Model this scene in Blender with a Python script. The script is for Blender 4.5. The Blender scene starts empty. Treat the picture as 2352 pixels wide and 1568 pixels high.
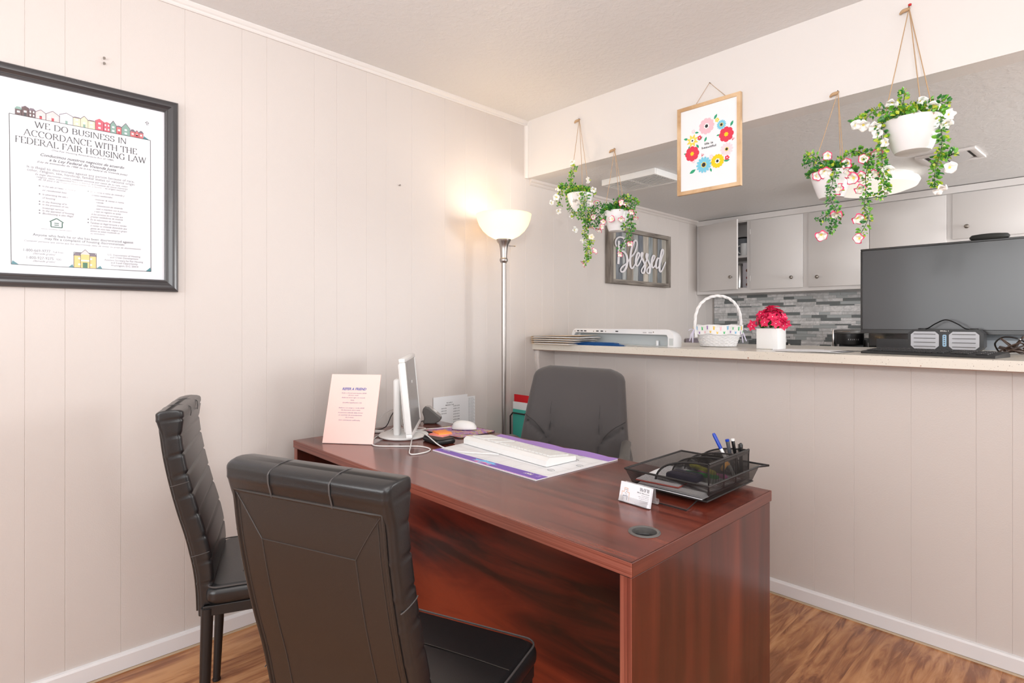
import bpy, bmesh, math, random
from math import sin, cos, pi, radians as R
from mathutils import Vector as V, Matrix, noise

rnd = random.Random(7)
S = bpy.context.scene
C = S.collection

# ------------------------------------------------------------ camera, world, lights, exposure
cd = bpy.data.cameras.new('camera'); cam = bpy.data.objects.new('camera', cd); C.objects.link(cam)
cam.location = (2.385, -2.418, 1.229)
cam.rotation_euler = (R(90), 0, math.atan2(0.7198, 0.6942))
cd.sensor_width = 36.0; cd.lens = 36.0 * 1290.0 / 2352.0
cd.shift_y = -44.0 / 2352.0
cd.clip_start = 0.02
S.camera = cam
S.view_settings.view_transform = 'Standard'
S.view_settings.look = 'None'
S.view_settings.gamma = 1.0
S.view_settings.use_curve_mapping = False
S.view_settings.exposure = 0.02

w = bpy.data.worlds.new('world'); S.world = w; w.use_nodes = True
w.node_tree.nodes['Background'].inputs[0].default_value = (0.9, 0.95, 1.0, 1)
w.node_tree.nodes['Background'].inputs[1].default_value = 1.5

def area(name, loc, look, sx, sy, power, col=(1, 1, 1)):
    l = bpy.data.lights.new(name, 'AREA'); l.shape = 'RECTANGLE'; l.size = sx; l.size_y = sy
    l.energy = power; l.color = col
    o = bpy.data.objects.new(name, l); C.objects.link(o); o.location = loc
    o.rotation_euler = (V(look) - V(loc)).to_track_quat('-Z', 'Y').to_euler()
    return o
def point(name, loc, power, col=(1, 1, 1), r=0.05):
    l = bpy.data.lights.new(name, 'POINT'); l.energy = power; l.color = col; l.shadow_soft_size = r
    o = bpy.data.objects.new(name, l); C.objects.link(o); o.location = loc
    return o
RX, RY = 4.6, -4.6          # far ends of the office behind the camera
area('daylight_east', (RX - 0.06, -2.5, 1.5), (0, -1.9, 1.2), 2.4, 1.5, 24, (1, 1, 1))
area('daylight_south', (1.9, RY + 0.06, 1.5), (1.6, 0, 1.0), 2.4, 1.5, 46, (1, 1, 1))
point('office_ceiling_bulb', (3.75, -1.72, 2.26), 8, (1, 0.97, 0.94), 0.10)
area('flash_bounced_off_ceiling', (2.50, -2.66, 1.62), (2.25, -2.35, 2.44), 0.16, 0.16, 44, (1, 1, 1))
point('camera_flash', (2.36, -2.45, 1.50), 6.0, (1, 1, 1), 0.05)
area('kitchen_fill', (4.4, 1.3, 1.5), (0, 1.5, 1.4), 1.2, 1.2, 74, (0.98, 0.99, 1))  # added fill that brightens the kitchen; no window stands at this end

# ------------------------------------------------------------ materials
def mat(name, col, rough=0.5, metal=0.0, spec=0.5, coat=0.0, emit=None, es=0, trans=0, alpha=1, sheen=0, sss=0):
    m = bpy.data.materials.new(name); m.use_nodes = True
    b = m.node_tree.nodes['Principled BSDF']
    b.inputs['Base Color'].default_value = (*col, 1)
    b.inputs['Roughness'].default_value = rough
    b.inputs['Metallic'].default_value = metal
    b.inputs['Specular IOR Level'].default_value = spec
    b.inputs['Coat Weight'].default_value = coat
    b.inputs['Coat Roughness'].default_value = 0.12
    b.inputs['Transmission Weight'].default_value = trans
    b.inputs['Alpha'].default_value = alpha
    b.inputs['Sheen Weight'].default_value = sheen
    if emit: b.inputs['Emission Color'].default_value = (*emit, 1); b.inputs['Emission Strength'].default_value = es
    return m
def nodes(m): return m.node_tree.nodes, m.node_tree.links, m.node_tree.nodes['Principled BSDF']
def coords(m, scale=(1, 1, 1), rot=(0, 0, 0)):
    n, l, b = nodes(m)
    t = n.new('ShaderNodeTexCoord'); mp = n.new('ShaderNodeMapping')
    mp.inputs['Scale'].default_value = scale; mp.inputs['Rotation'].default_value = rot
    l.new(t.outputs['Object'], mp.inputs[0]); return mp
def noise_n(m, vec, scale, detail=4, rough=0.55, dist=0):
    n, l, b = nodes(m)
    t = n.new('ShaderNodeTexNoise'); t.inputs['Scale'].default_value = scale; t.inputs['Detail'].default_value = detail
    t.inputs['Roughness'].default_value = rough; t.inputs['Distortion'].default_value = dist
    l.new(vec.outputs[0], t.inputs['Vector']); return t
def ramp(m, fac, stops):
    n, l, b = nodes(m)
    r = n.new('ShaderNodeValToRGB'); e = r.color_ramp.elements
    e[0].position, e[0].color = stops[0][0], (*stops[0][1], 1)
    e[1].position, e[1].color = stops[-1][0], (*stops[-1][1], 1)
    for p, c in stops[1:-1]:
        k = e.new(p); k.color = (*c, 1)
    l.new(fac, r.inputs[0]); return r
def bump(m, fac, strength=0.1, dist=0.01):
    n, l, b = nodes(m)
    k = n.new('ShaderNodeBump'); k.inputs['Strength'].default_value = strength; k.inputs['Distance'].default_value = dist
    l.new(fac, k.inputs['Height']); l.new(k.outputs[0], b.inputs['Normal']); return k
def painted(name, col, rough, sc, st, spec=0.5):
    m = mat(name, col, rough, spec=spec); mp = coords(m)
    t = noise_n(m, mp, sc, 3); bump(m, t.outputs[0], st, 0.004); return m
def wood(name, c1, c2, c3, grain=(1, 12, 12), sc=3.0, rough=0.3, dist=1.2, coat=0.0, bumps=0.03, rings=7.0):
    m = mat(name, c1, rough, coat=coat); n, l, b = nodes(m)
    mp = coords(m, grain)
    a = noise_n(m, mp, sc, 5, 0.6, dist)
    mp2 = coords(m, tuple(g * 0.35 for g in grain)); f = noise_n(m, mp2, sc * 0.8, 2, 0.5, 0.6)
    mu = n.new('ShaderNodeMath'); mu.operation = 'MULTIPLY'; mu.inputs[1].default_value = rings
    l.new(f.outputs[0], mu.inputs[0])
    si = n.new('ShaderNodeMath'); si.operation = 'SINE'; mu2 = n.new('ShaderNodeMath'); mu2.operation = 'MULTIPLY'; mu2.inputs[1].default_value = 6.28
    l.new(mu.outputs[0], mu2.inputs[0]); l.new(mu2.outputs[0], si.inputs[0])
    ad = n.new('ShaderNodeMath'); ad.operation = 'MULTIPLY_ADD'; ad.inputs[1].default_value = 0.12
    l.new(si.outputs[0], ad.inputs[0]); l.new(a.outputs[0], ad.inputs[2])
    r = ramp(m, ad.outputs[0], [(0.3, c1), (0.5, c2), (0.7, c3)])
    l.new(r.outputs[0], b.inputs['Base Color'])
    bump(m, a.outputs[0], bumps, 0.002)
    return m

WALL = painted('wall_paint', (0.640, 0.590, 0.560), 0.42, 220, 0.12)
WALLK = WALL
CEIL = mat('ceiling_paint', (0.73, 0.72, 0.715), 0.5)
mp = coords(CEIL); t = noise_n(CEIL, mp, 38, 5, 0.6, 0.5); r_ = ramp(CEIL, t.outputs[0], [(0.42, (0, 0, 0)), (0.62, (1, 1, 1))]); bump(CEIL, r_.outputs[0], 0.22, 0.004)
SOFF = painted('soffit_paint', (0.72, 0.69, 0.67), 0.5, 60, 0.10)
TRIMW = mat('white_trim_paint', (0.80, 0.79, 0.80), 0.35)
CAB = painted('cabinet_paint', (0.70, 0.67, 0.655), 0.38, 30, 0.03)
MAHOG = wood('mahogany_top', (0.085, 0.014, 0.008), (0.165, 0.029, 0.015), (0.25, 0.056, 0.028), (0.7, 16, 16), 2.4, 0.25, 0.5, 0.35, 0.006, 1.5)
MAHOGP = wood('mahogany_panel', (0.024, 0.0025, 0.0016), (0.12, 0.012, 0.005), (0.24, 0.035, 0.013), (0.9, 8, 5.5), 1.5, 0.34, 1.0, 0.1, 0.01, 2.2)
MAHOGS = wood('mahogany_side', (0.052, 0.008, 0.004), (0.098, 0.015, 0.0075), (0.155, 0.029, 0.014), (9, 9, 0.7), 1.6, 0.28, 0.6, 0.2, 0.006, 1.5)
EDGE = wood('mahogany_edge_band', (0.15, 0.035, 0.022), (0.24, 0.065, 0.042), (0.31, 0.10, 0.07), (0.6, 60, 160), 2.0, 0.3, 0.2, 0.2, 0.03, 2)
EDGES = wood('mahogany_edge_plain', (0.10, 0.020, 0.012), (0.14, 0.032, 0.019), (0.18, 0.046, 0.028), (12, .7, 30), 2.0, 0.3, 0.3, 0.2, 0.01, 1.5)
EDGE2 = wood('mahogany_edge_band_upright', (0.15, 0.035, 0.022), (0.26, 0.07, 0.045), (0.36, 0.12, 0.08), (160, 160, 0.6), 2.0, 0.3, 0.2, 0.2, 0.03, 2)
LEATH = mat('black_leatherette', (0.012, 0.012, 0.013), 0.30, spec=0.6)
mp = coords(LEATH); t = noise_n(LEATH, mp, 420, 3); bump(LEATH, t.outputs[0], 0.10, 0.002)
LEATHB = mat('matte_black_leatherette', (0.021, 0.0145, 0.0115), 0.45, spec=0.5)
mp = coords(LEATHB); t = noise_n(LEATHB, mp, 500, 3); bump(LEATHB, t.outputs[0], 0.12, 0.002)
STITCH = mat('dark_stitching', (0.035, 0.028, 0.025), 0.5)
SEAMW = mat('seam_highlight', (0.075, 0.07, 0.07), 0.4)  # seam highlights put into a paler colour than the leatherette
BLKMET = mat('black_powder_coated_metal', (0.022, 0.02, 0.02), 0.35, 0.3)
FABRIC = mat('charcoal_fabric', (0.088, 0.080, 0.080), 0.9, spec=0.15, sheen=0.2)
mp = coords(FABRIC); t = noise_n(FABRIC, mp, 600, 2); bump(FABRIC, t.outputs[0], 0.3, 0.002)
GREYPL = mat('grey_plastic', (0.11, 0.105, 0.10), 0.45)
BLKPL = mat('black_plastic', (0.012, 0.012, 0.013), 0.35)
BLKGL = mat('glossy_black_plastic', (0.008, 0.008, 0.009), 0.10)
WHPL = mat('white_plastic', (0.80, 0.80, 0.79), 0.32)
GREYSC = mat('grey_screen', (0.23, 0.225, 0.22), 0.22)
DARKSC = mat('dark_screen', (0.045, 0.047, 0.052), 0.30, spec=0.6, coat=0.25)
NICK = mat('brushed_nickel', (0.42, 0.39, 0.37), 0.33, 1.0)
CHROME = mat('satin_chrome', (0.62, 0.61, 0.60), 0.2, 1.0)
PEWTER = mat('pewter', (0.34, 0.31, 0.28), 0.28, 1.0)
POT = mat('white_ceramic_pot', (0.80, 0.79, 0.80), 0.22)
TWINE = mat('jute_twine', (0.50, 0.33, 0.19), 0.85); mp = coords(TWINE); t = noise_n(TWINE, mp, 500, 2); bump(TWINE, t.outputs[0], 0.5, 0.002)
GR1 = mat('leaf_dark_green', (0.035, 0.19, 0.035), 0.4)
GR2 = mat('leaf_bright_green', (0.14, 0.40, 0.035), 0.4)
GR3 = mat('leaf_yellow_green', (0.48, 0.58, 0.05), 0.45)
STEM = mat('stem_green', (0.05, 0.10, 0.03), 0.6)
PETW = mat('white_petal', (0.87, 0.86, 0.83), 0.5)
PETP = mat('pink_petal_rim', (0.75, 0.05, 0.16), 0.5)
PETY = mat('yellow_throat', (0.75, 0.62, 0.12), 0.5)
PETC = mat('cream_petal', (0.86, 0.80, 0.66), 0.5)
MAG = mat('magenta_petal', (0.72, 0.008, 0.085), 0.5)
PAPER = mat('white_paper', (0.82, 0.83, 0.85), 0.6)
INK = mat('black_ink', (0.035, 0.035, 0.04), 0.6)
INKG = mat('grey_ink', (0.25, 0.25, 0.27), 0.6)
INKL = mat('pale_grey_ink', (0.52, 0.52, 0.54), 0.6)
RED = mat('red_paint', (0.55, 0.02, 0.02), 0.35)
def flat(name, r, g, b, rough=0.55):
    f = lambda c: (c / 255.0 / 12.92) if c <= 10 else (((c / 255.0) + 0.055) / 1.055) ** 2.4
    return mat(name, (f(r), f(g), f(b)), rough)
GLASS = mat('picture_glass', (1, 1, 1), 0.03, spec=0.5)
n, l, b = nodes(GLASS); tr = n.new('ShaderNodeBsdfTransparent'); mx = n.new('ShaderNodeMixShader'); gl = n.new('ShaderNodeBsdfGlossy')
gl.inputs['Roughness'].default_value = 0.03; fr = n.new('ShaderNodeFresnel'); fr.inputs['IOR'].default_value = 1.5
l.new(fr.outputs[0], mx.inputs[0]); l.new(tr.outputs[0], mx.inputs[1]); l.new(gl.outputs[0], mx.inputs[2])
l.new(mx.outputs[0], n['Material Output'].inputs['Surface'])
ACRYL = mat('clear_acrylic', (0.9, 0.9, 0.92), 0.08)
n, l, b = nodes(ACRYL); tr = n.new('ShaderNodeBsdfTransparent'); mx = n.new('ShaderNodeMixShader'); lw = n.new('ShaderNodeLayerWeight'); lw.inputs[0].default_value = 0.35
ma = n.new('ShaderNodeMath'); ma.operation = 'MULTIPLY_ADD'; ma.inputs[1].default_value = 0.5; ma.inputs[2].default_value = 0.05
l.new(lw.outputs['Facing'], ma.inputs[0]); l.new(ma.outputs[0], mx.inputs[0]); l.new(tr.outputs[0], mx.inputs[1]); l.new(b.outputs[0], mx.inputs[2]); l.new(mx.outputs[0], n['Material Output'].inputs['Surface'])

# ------------------------------------------------------------ mesh helpers
class G:
    """collects verts and faces, then links them as ONE object"""
    def __init__(s): s.v = []; s.f = []; s.mi = []; s.M = Matrix()
    def add(s, vs, fs, mi=0):
        b = len(s.v); s.v += [tuple(s.M @ V(p)) for p in vs]
        s.f += [[b + i for i in f] for f in fs]
        s.mi += [mi] * len(fs) if isinstance(mi, int) else list(mi)
        return s
    def box(s, lo, hi, mi=0, bev=0.0, seg=2):
        x0, y0, z0 = lo; x1, y1, z1 = hi
        if bev <= 0:
            vs = [(x0, y0, z0), (x1, y0, z0), (x1, y1, z0), (x0, y1, z0), (x0, y0, z1), (x1, y0, z1), (x1, y1, z1), (x0, y1, z1)]
            return s.add(vs, [(0, 3, 2, 1), (4, 5, 6, 7), (0, 1, 5, 4), (1, 2, 6, 5), (2, 3, 7, 6), (3, 0, 4, 7)], mi)
        bm = bmesh.new(); bmesh.ops.create_cube(bm, size=1)
        for q in bm.verts: q.co = V(((x0 + x1) / 2 + q.co.x * (x1 - x0), (y0 + y1) / 2 + q.co.y * (y1 - y0), (z0 + z1) / 2 + q.co.z * (z1 - z0)))
        bmesh.ops.bevel(bm, geom=list(bm.edges), offset=min(bev, min(x1 - x0, y1 - y0, z1 - z0) * 0.49), segments=seg, profile=0.5, affect='EDGES')
        bm.verts.index_update(); vs = [tuple(q.co) for q in bm.verts]; fs = [[q.index for q in f.verts] for f in bm.faces]; bm.free()
        return s.add(vs, fs, mi)
    def tube(s, pts, r, n=8, mi=0, closed=False, cap=True, flat_=1.0, up=None):
        P = [V(p) for p in pts]; k = len(P); rs = r if isinstance(r, (list, tuple)) else [r] * k
        vs = []; fs = []; prev = None
        for i in range(k):
            if closed: t = P[(i + 1) % k] - P[i - 1]
            else: t = P[min(i + 1, k - 1)] - P[max(i - 1, 0)]
            t = t.normalized() if t.length > 1e-9 else V((0, 0, 1))
            if prev is None:
                a = V(up) if up else (V((0, 0, 1)) if abs(t.z) < 0.9 else V((1, 0, 0)))
            else: a = prev
            a = a - t * a.dot(t)
            if a.length < 1e-6: a = t.orthogonal()
            a.normalize(); prev = a; b = t.cross(a)
            for j in range(n):
                w_ = 2 * pi * j / n; vs.append(P[i] + (a * cos(w_) * flat_ + b * sin(w_)) * rs[i])
        for i in range(k if closed else k - 1):
            for j in range(n):
                fs.append((i * n + j, i * n + (j + 1) % n, ((i + 1) % k) * n + (j + 1) % n, ((i + 1) % k) * n + j))
        if cap and not closed: fs.append(tuple(range(n - 1, -1, -1))); fs.append(tuple((k - 1) * n + j for j in range(n)))
        return s.add(vs, fs, mi)
    def lathe(s, prof, n=32, c=(0, 0, 0), mi=0, cap0=False, cap1=False, sx=1.0, sy=1.0):
        vs = []; fs = []; k = len(prof)
        for r, z in prof:
            for j in range(n):
                a = 2 * pi * j / n; vs.append((c[0] + r * cos(a) * sx, c[1] + r * sin(a) * sy, c[2] + z))
        for i in range(k - 1):
            for j in range(n): fs.append((i * n + j, i * n + (j + 1) % n, (i + 1) * n + (j + 1) % n, (i + 1) * n + j))
        if cap0: fs.append(tuple(range(n - 1, -1, -1)))
        if cap1: fs.append(tuple((k - 1) * n + j for j in range(n)))
        return s.add(vs, fs, mi)
    def prism(s, poly, o, u, v, w_, mi=0):
        """2D polygon in plane (o,u,v) extruded by vector w_"""
        o = V(o); u = V(u); v = V(v); w_ = V(w_); k = len(poly)
        a = [o + u * p[0] + v * p[1] for p in poly]
        vs = a + [q + w_ for q in a]
        fs = [tuple(range(k - 1, -1, -1)), tuple(range(k, 2 * k))] + [(i, (i + 1) % k, k + (i + 1) % k, k + i) for i in range(k)]
        return s.add(vs, fs, mi)
    def grid(s, fn, nu, nv, mi=0, closeu=False):
        vs = [fn(i / (nu - (0 if closeu else 1)), j / (nv - 1)) for j in range(nv) for i in range(nu)]
        fs = []
        for j in range(nv - 1):
            for i in range(nu if closeu else nu - 1):
                i2 = (i + 1) % nu; fs.append((j * nu + i, j * nu + i2, (j + 1) * nu + i2, (j + 1) * nu + i))
        return s.add(vs, fs, mi)
    def loft(s, secs, mi=0, cap=True):
        n = len(secs[0]); vs = [p for q in secs for p in q]; fs = []
        for i in range(len(secs) - 1):
            for j in range(n): fs.append((i * n + j, i * n + (j + 1) % n, (i + 1) * n + (j + 1) % n, (i + 1) * n + j))
        if cap: fs.append(tuple(range(n - 1, -1, -1))); fs.append(tuple((len(secs) - 1) * n + j for j in range(n)))
        return s.add(vs, fs, mi)
    def obj(s, name, m, parent=None, smooth=False, kind=None, ang=35, label=None):
        me = bpy.data.meshes.new(name); me.from_pydata([tuple(p) for p in s.v], [], s.f)
        for q in (m if isinstance(m, (list, tuple)) else [m]): me.materials.append(q)
        if any(s.mi): me.polygons.foreach_set('material_index', s.mi)
        bm = bmesh.new(); bm.from_mesh(me); bmesh.ops.recalc_face_normals(bm, faces=bm.faces); bm.to_mesh(me); bm.free()
        if smooth:
            me.shade_smooth(); me.set_sharp_from_angle(angle=R(ang))
        o = bpy.data.objects.new(name, me); C.objects.link(o)
        if parent: o.parent = parent
        if kind: o['kind'] = kind
        if label: o['label'] = label
        return o
def thing(name, label, cat, loc=(0, 0, 0), rz=0.0, group=None):
    o = bpy.data.objects.new(name, None); C.objects.link(o); o.location = loc; o.rotation_euler = (0, 0, rz)
    o.empty_display_size = 0.05
    o['label'] = label; o['category'] = cat
    if group: o['group'] = group
    return o
def tag(o, label, cat, group=None):
    o['label'] = label; o['category'] = cat
    if group: o['group'] = group
    return o
def box(name, lo, hi, m, parent=None, bev=0.0, kind=None, smooth=None):
    return G().box(lo, hi, 0, bev).obj(name, m, parent, bev > 0 if smooth is None else smooth, kind)
def catmull(P, k=6, closed=False):
    P = [V(p) for p in P]; n = len(P); out = []
    rng = n if closed else n - 1
    for i in range(rng):
        p0 = P[(i - 1) % n] if (closed or i > 0) else P[0]; p1 = P[i]; p2 = P[(i + 1) % n]; p3 = P[(i + 2) % n] if (closed or i + 2 < n) else P[-1]
        for j in range(k):
            t = j / k; out.append(0.5 * ((2 * p1) + (p2 - p0) * t + (2 * p0 - 5 * p1 + 4 * p2 - p3) * t * t + (3 * p1 - p0 - 3 * p2 + p3) * t ** 3))
    if not closed: out.append(P[-1])
    return out
_dep = []
def text_to(g, body, o, u, v, width=None, h=None, mi=0, shear=0.0, bold=0.0, align='L', lift=None):
    """flat lettering in the plane (o,u,v): origin is the baseline left end; width fits the line, h is the capital height"""
    c = bpy.data.curves.new('t', 'FONT'); c.body = body; c.shear = shear; c.offset = bold; c.resolution_u = 2; c.fill_mode = 'BOTH'
    ob = bpy.data.objects.new('t', c); C.objects.link(ob)
    dg = bpy.context.evaluated_depsgraph_get(); me = ob.evaluated_get(dg).to_mesh()
    xs = [q.co.x for q in me.vertices]
    if xs:
        x0, x1 = min(xs), max(xs); sx = (width / (x1 - x0)) if width else (h / 0.73)
        sy = (h / 0.73) if h else sx
        o = V(o); u = V(u).normalized(); v = V(v).normalized()
        off = -x0 * sx - {'L': 0, 'C': (x1 - x0) * sx / 2, 'R': (x1 - x0) * sx}[align]
        vs = [o + u * (q.co.x * sx + off) + v * (q.co.y * sy) for q in me.vertices]
        g.add(vs, [tuple(p.vertices) for p in me.polygons], mi)
    ob.evaluated_get(dg).to_mesh_clear(); bpy.data.objects.remove(ob); bpy.data.curves.remove(c)
# a small seriffed capital alphabet drawn with a broad nib
def arc(cx, cy, rx, ry, a0, a1, n=10): return [(cx + rx * cos(R(a0 + (a1 - a0) * i / n)), cy + ry * sin(R(a0 + (a1 - a0) * i / n))) for i in range(n + 1)]
SER = {
 'I': (.34, [[(.17, 0), (.17, 1)]], [(.17, 0), (.17, 1)]),
 'T': (.80, [[(.4, 0), (.4, 1)], [(.03, .97), (.77, .97)], [(.04, .8), (.04, 1)], [(.76, .8), (.76, 1)]], [(.4, 0)]),
 'E': (.72, [[(.17, 0), (.17, 1)], [(.1, .97), (.62, .97)], [(.17, .5), (.5, .5)], [(.1, .03), (.66, .03)], [(.61, .8), (.61, 1)], [(.66, 0), (.66, .2)]], [(.17, 0), (.17, 1)]),
 'F': (.68, [[(.17, 0), (.17, 1)], [(.1, .97), (.62, .97)], [(.17, .5), (.5, .5)], [(.61, .8), (.61, 1)]], [(.17, 0), (.17, 1)]),
 'L': (.68, [[(.17, 0), (.17, 1)], [(.1, .03), (.62, .03)], [(.62, 0), (.62, .2)]], [(.17, 0), (.17, 1)]),
 'H': (.92, [[(.17, 0), (.17, 1)], [(.75, 0), (.75, 1)], [(.17, .5), (.75, .5)]], [(.17, 0), (.17, 1), (.75, 0), (.75, 1)]),
 'N': (.92, [[(.15, 0), (.15, 1)], [(.15, 1), (.77, 0)], [(.77, 0), (.77, 1)]], [(.15, 0), (.15, 1), (.77, 1)]),
 'M': (1.1, [[(.15, 0), (.17, 1)], [(.17, 1), (.55, 0)], [(.55, 0), (.92, 1)], [(.92, 1), (.94, 0)]], [(.15, 0), (.15, 1), (.94, 0), (.94, 1)]),
 'W': (1.2, [[(.08, 1), (.36, 0)], [(.36, 0), (.6, .95)], [(.6, .95), (.86, 0)], [(.86, 0), (1.12, 1)]], [(.08, 1), (1.12, 1), (.6, 1)]),
 'A': (.92, [[(.08, 0), (.45, 1)], [(.45, 1), (.84, 0)], [(.22, .36), (.68, .36)]], [(.08, 0), (.84, 0)]),
 'U': (.90, [[(.16, 1), (.16, .3)] + arc(.45, .3, .29, .3, 180, 360) + [(.74, 1)]], [(.16, 1), (.74, 1)]),
 'O': (.95, [arc(.47, .5, .38, .49, 0, 360, 20)], []),
 'C': (.86, [arc(.48, .5, .38, .49, 50, 310, 16), [(.74, .72), (.74, .95)]], []),
 'G': (.92, [arc(.48, .5, .38, .49, 50, 310, 16), [(.74, .72), (.74, .95)], [(.76, .05), (.76, .45)]], [(.76, .45)]),
 'D': (.92, [[(.17, 0), (.17, 1)], [(.1, .97)] + arc(.4, .5, .42, .47, 90, -90, 12) + [(.1, .03)]], [(.17, 0), (.17, 1)]),
 'B': (.80, [[(.17, 0), (.17, 1)], [(.1, .97)] + arc(.4, .75, .26, .22, 90, -90, 8) + [(.17, .53)], [(.17, .52)] + arc(.42, .28, .29, .25, 90, -90, 8) + [(.1, .03)]], [(.17, 0), (.17, 1)]),
 'R': (.86, [[(.17, 0), (.17, 1)], [(.1, .97)] + arc(.4, .74, .26, .23, 90, -90, 8) + [(.17, .51)], [(.4, .51), (.78, .02)]], [(.17, 0), (.17, 1), (.78, 0)]),
 'S': (.70, [arc(.35, .74, .23, .23, 40, 270, 10) + arc(.35, .265, .25, .245, 90, -140, 10), [(.56, .75), (.56, .95)], [(.1, .05), (.1, .27)]], []),
 ' ': (.42, [], [])}
def serif_to(g, body, o, u, v, width, h, mi=0, thick=.13, thin=.045):
    adv = sum(SER[ch][0] for ch in body); sx = width / adv; o = V(o); u = V(u).normalized(); v = V(v).normalized(); x = 0
    def quad(p, q, w0, w1=None):
        d = (q[0] - p[0], q[1] - p[1]); L = math.hypot(*d) or 1; nx, ny = -d[1] / L, d[0] / L
        pts = [(p[0] + nx * w0, p[1] + ny * w0), (p[0] - nx * w0, p[1] - ny * w0), (q[0] - nx * w0, q[1] - ny * w0), (q[0] + nx * w0, q[1] + ny * w0)]
        g.add([o + u * ((x + a) * sx) + v * (b_ * h) for a, b_ in pts], [(0, 1, 2, 3)], mi)
    for ch in body:
        wd, strokes, serifs = SER[ch]
        for st in strokes:
            for p, q in zip(st, st[1:]):
                d = (q[0] - p[0], q[1] - p[1]); L = math.hypot(*d) or 1
                k = abs(d[1]) / L
                if ch in 'AMNWVU' and d[0] * d[1] > 0 or (ch in 'NM' and abs(d[0]) < .05): k *= .35
                quad(p, q, (thin + (thick - thin) * k) / 2)
        for p in serifs: quad((p[0] - .1, min(max(p[1], .02), .98)), (p[0] + .1, min(max(p[1], .02), .98)), thin / 2)
        x += wd

# ============================================================ THE SETTING
H = 2.44; HK = 2.0975; YD = 0.215; YF = 2.40; YC = 2.097
def struct(name, g, m, parent=None, smooth=False): return g.obj(name, m, parent, smooth, 'structure')
def sbox(name, lo, hi, m, bev=0): return struct(name, G().box(lo, hi, 0, bev), m, None, bev > 0)
# wall panels: a backing and separate boards with chamfered edges
def panel_mesh(a0, a1, z0, z1, t=0.008, gap=0.0):
    g = G(); a0 += gap; a1 -= gap; c = 0.0013
    g.prism([(a0, 0), (a0, t - c), (a0 + c, t), (a1 - c, t), (a1, t - c), (a1, 0)], (0, 0, z0), (1, 0, 0), (0, 1, 0), (0, 0, z1 - z0)); return g
wl = sbox('wall_left', (-0.12, RY, 0), (-0.008, YF + 0.1, H), WALL)
gy = [RY, -4.43, -4.3, -4.12, -3.9, -3.77, -3.55, -3.4, -3.2, -3.0, -2.84, -2.7, -2.5, -2.394, -2.292, -2.19, -2.035, -1.834, -1.63, -1.532, -1.327, -1.221, -1.072, -0.966, -0.818, -0.611, -0.474, -0.316, -0.132, -0.005, 0.142, 0.247, 0.392, 0.596, 0.791, 0.894, 1.095, 1.204, 1.353, 1.471, 1.6, 1.804, 1.94, 2.10, 2.25, YF]
for a, b_ in zip(gy, gy[1:]):
    o = panel_mesh(a, b_, 0, H if b_ <= 0 else HK).obj('panel', WALL, wl)
    o.rotation_euler = (0, 0, R(90)); o.scale = (1, -1, 1); o.location = (-0.008, 0, 0)
wd = sbox('wall_divider', (0, YD + 0.008, 0), (RX, YD + 0.12, 1.06), WALL)
gx = [0, 0.23, 0.35, 0.50, 0.70, 0.898, 1.003, 1.20, 1.442, 1.543, 1.694, 1.890, 2.086, 2.185, 2.35, 2.55, 2.66, 2.87, 3.05, 3.2, 3.4, 3.6, 3.7, 3.9, 4.1, 4.3, 4.45, RX]
for a, b_ in zip(gx, gx[1:]):
    o = panel_mesh(a, b_, 0, 1.06).obj('panel', WALL, wd); o.scale = (1, -1, 1); o.location = (0, YD + 0.008, 0)
wf = sbox('wall_far', (0, YF, 0), (RX, YF + 0.1, H), WALL)
# walls behind the camera, each with a window opening (four pieces joined round the opening)
def holed(name, axis, at, a0, a1, h0, h1, z0, z1):
    g = G(); t0, t1 = (at, at + 0.1) if at > 0 else (at - 0.1, at)
    lo, hi = (RY, YF + .1) if axis == 'x' else (0, RX)
    for (p, q, r0, r1) in [(lo, h0, 0, H), (h1, hi, 0, H), (h0, h1, 0, z0), (h0, h1, z1, H)]:
        g.box((t0, p, r0), (t1, q, r1)) if axis == 'x' else g.box((p, t0, r0), (q, t1, r1))
    return struct(name, g, WALL)
holed('wall_right', 'x', RX, 0, 0, -3.75, -1.25, 0.72, 2.18)
holed('wall_rear', 'y', RY, 0, 0, 0.65, 3.15, 0.72, 2.18)
def window_frame(name, o, u, wd_, z0, z1):
    g = G(); ux = V(u)
    for a0, a1, b0, b1 in [(0, wd_, z0, z0 + .05), (0, wd_, z1 - .05, z1), (0, .05, z0, z1), (wd_ - .05, wd_, z0, z1), (wd_ / 2 - .025, wd_ / 2 + .025, z0, z1)]:
        p = V(o) + ux * a0; q = V(o) + ux * a1
        lo = (min(p.x, q.x) - (0.03 if ux.x == 0 else 0), min(p.y, q.y) - (0.03 if ux.y == 0 else 0), b0)
        hi = (max(p.x, q.x) + (0.03 if ux.x == 0 else 0), max(p.y, q.y) + (0.03 if ux.y == 0 else 0), b1)
        g.box(lo, hi)
    return struct(name, g, TRIMW)
window_frame('window_1', (RX + .05, -3.75, 0), (0, 1, 0), 2.5, .72, 2.18)
window_frame('window_2', (0.65, RY - .05, 0), (1, 0, 0), 2.5, .72, 2.18)
# ceilings and the beam over the counter
sbox('ceiling', (-.1, RY - .1, H), (RX + .1, 0.10, H + 0.08), CEIL)
sbox('ceiling_kitchen', (0, 0.10, HK), (RX, YF, HK + 0.06), CEIL)
sbox('wall_soffit', (0, 0, HK - 0.0005), (RX, 0.10, H), SOFF)
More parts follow.
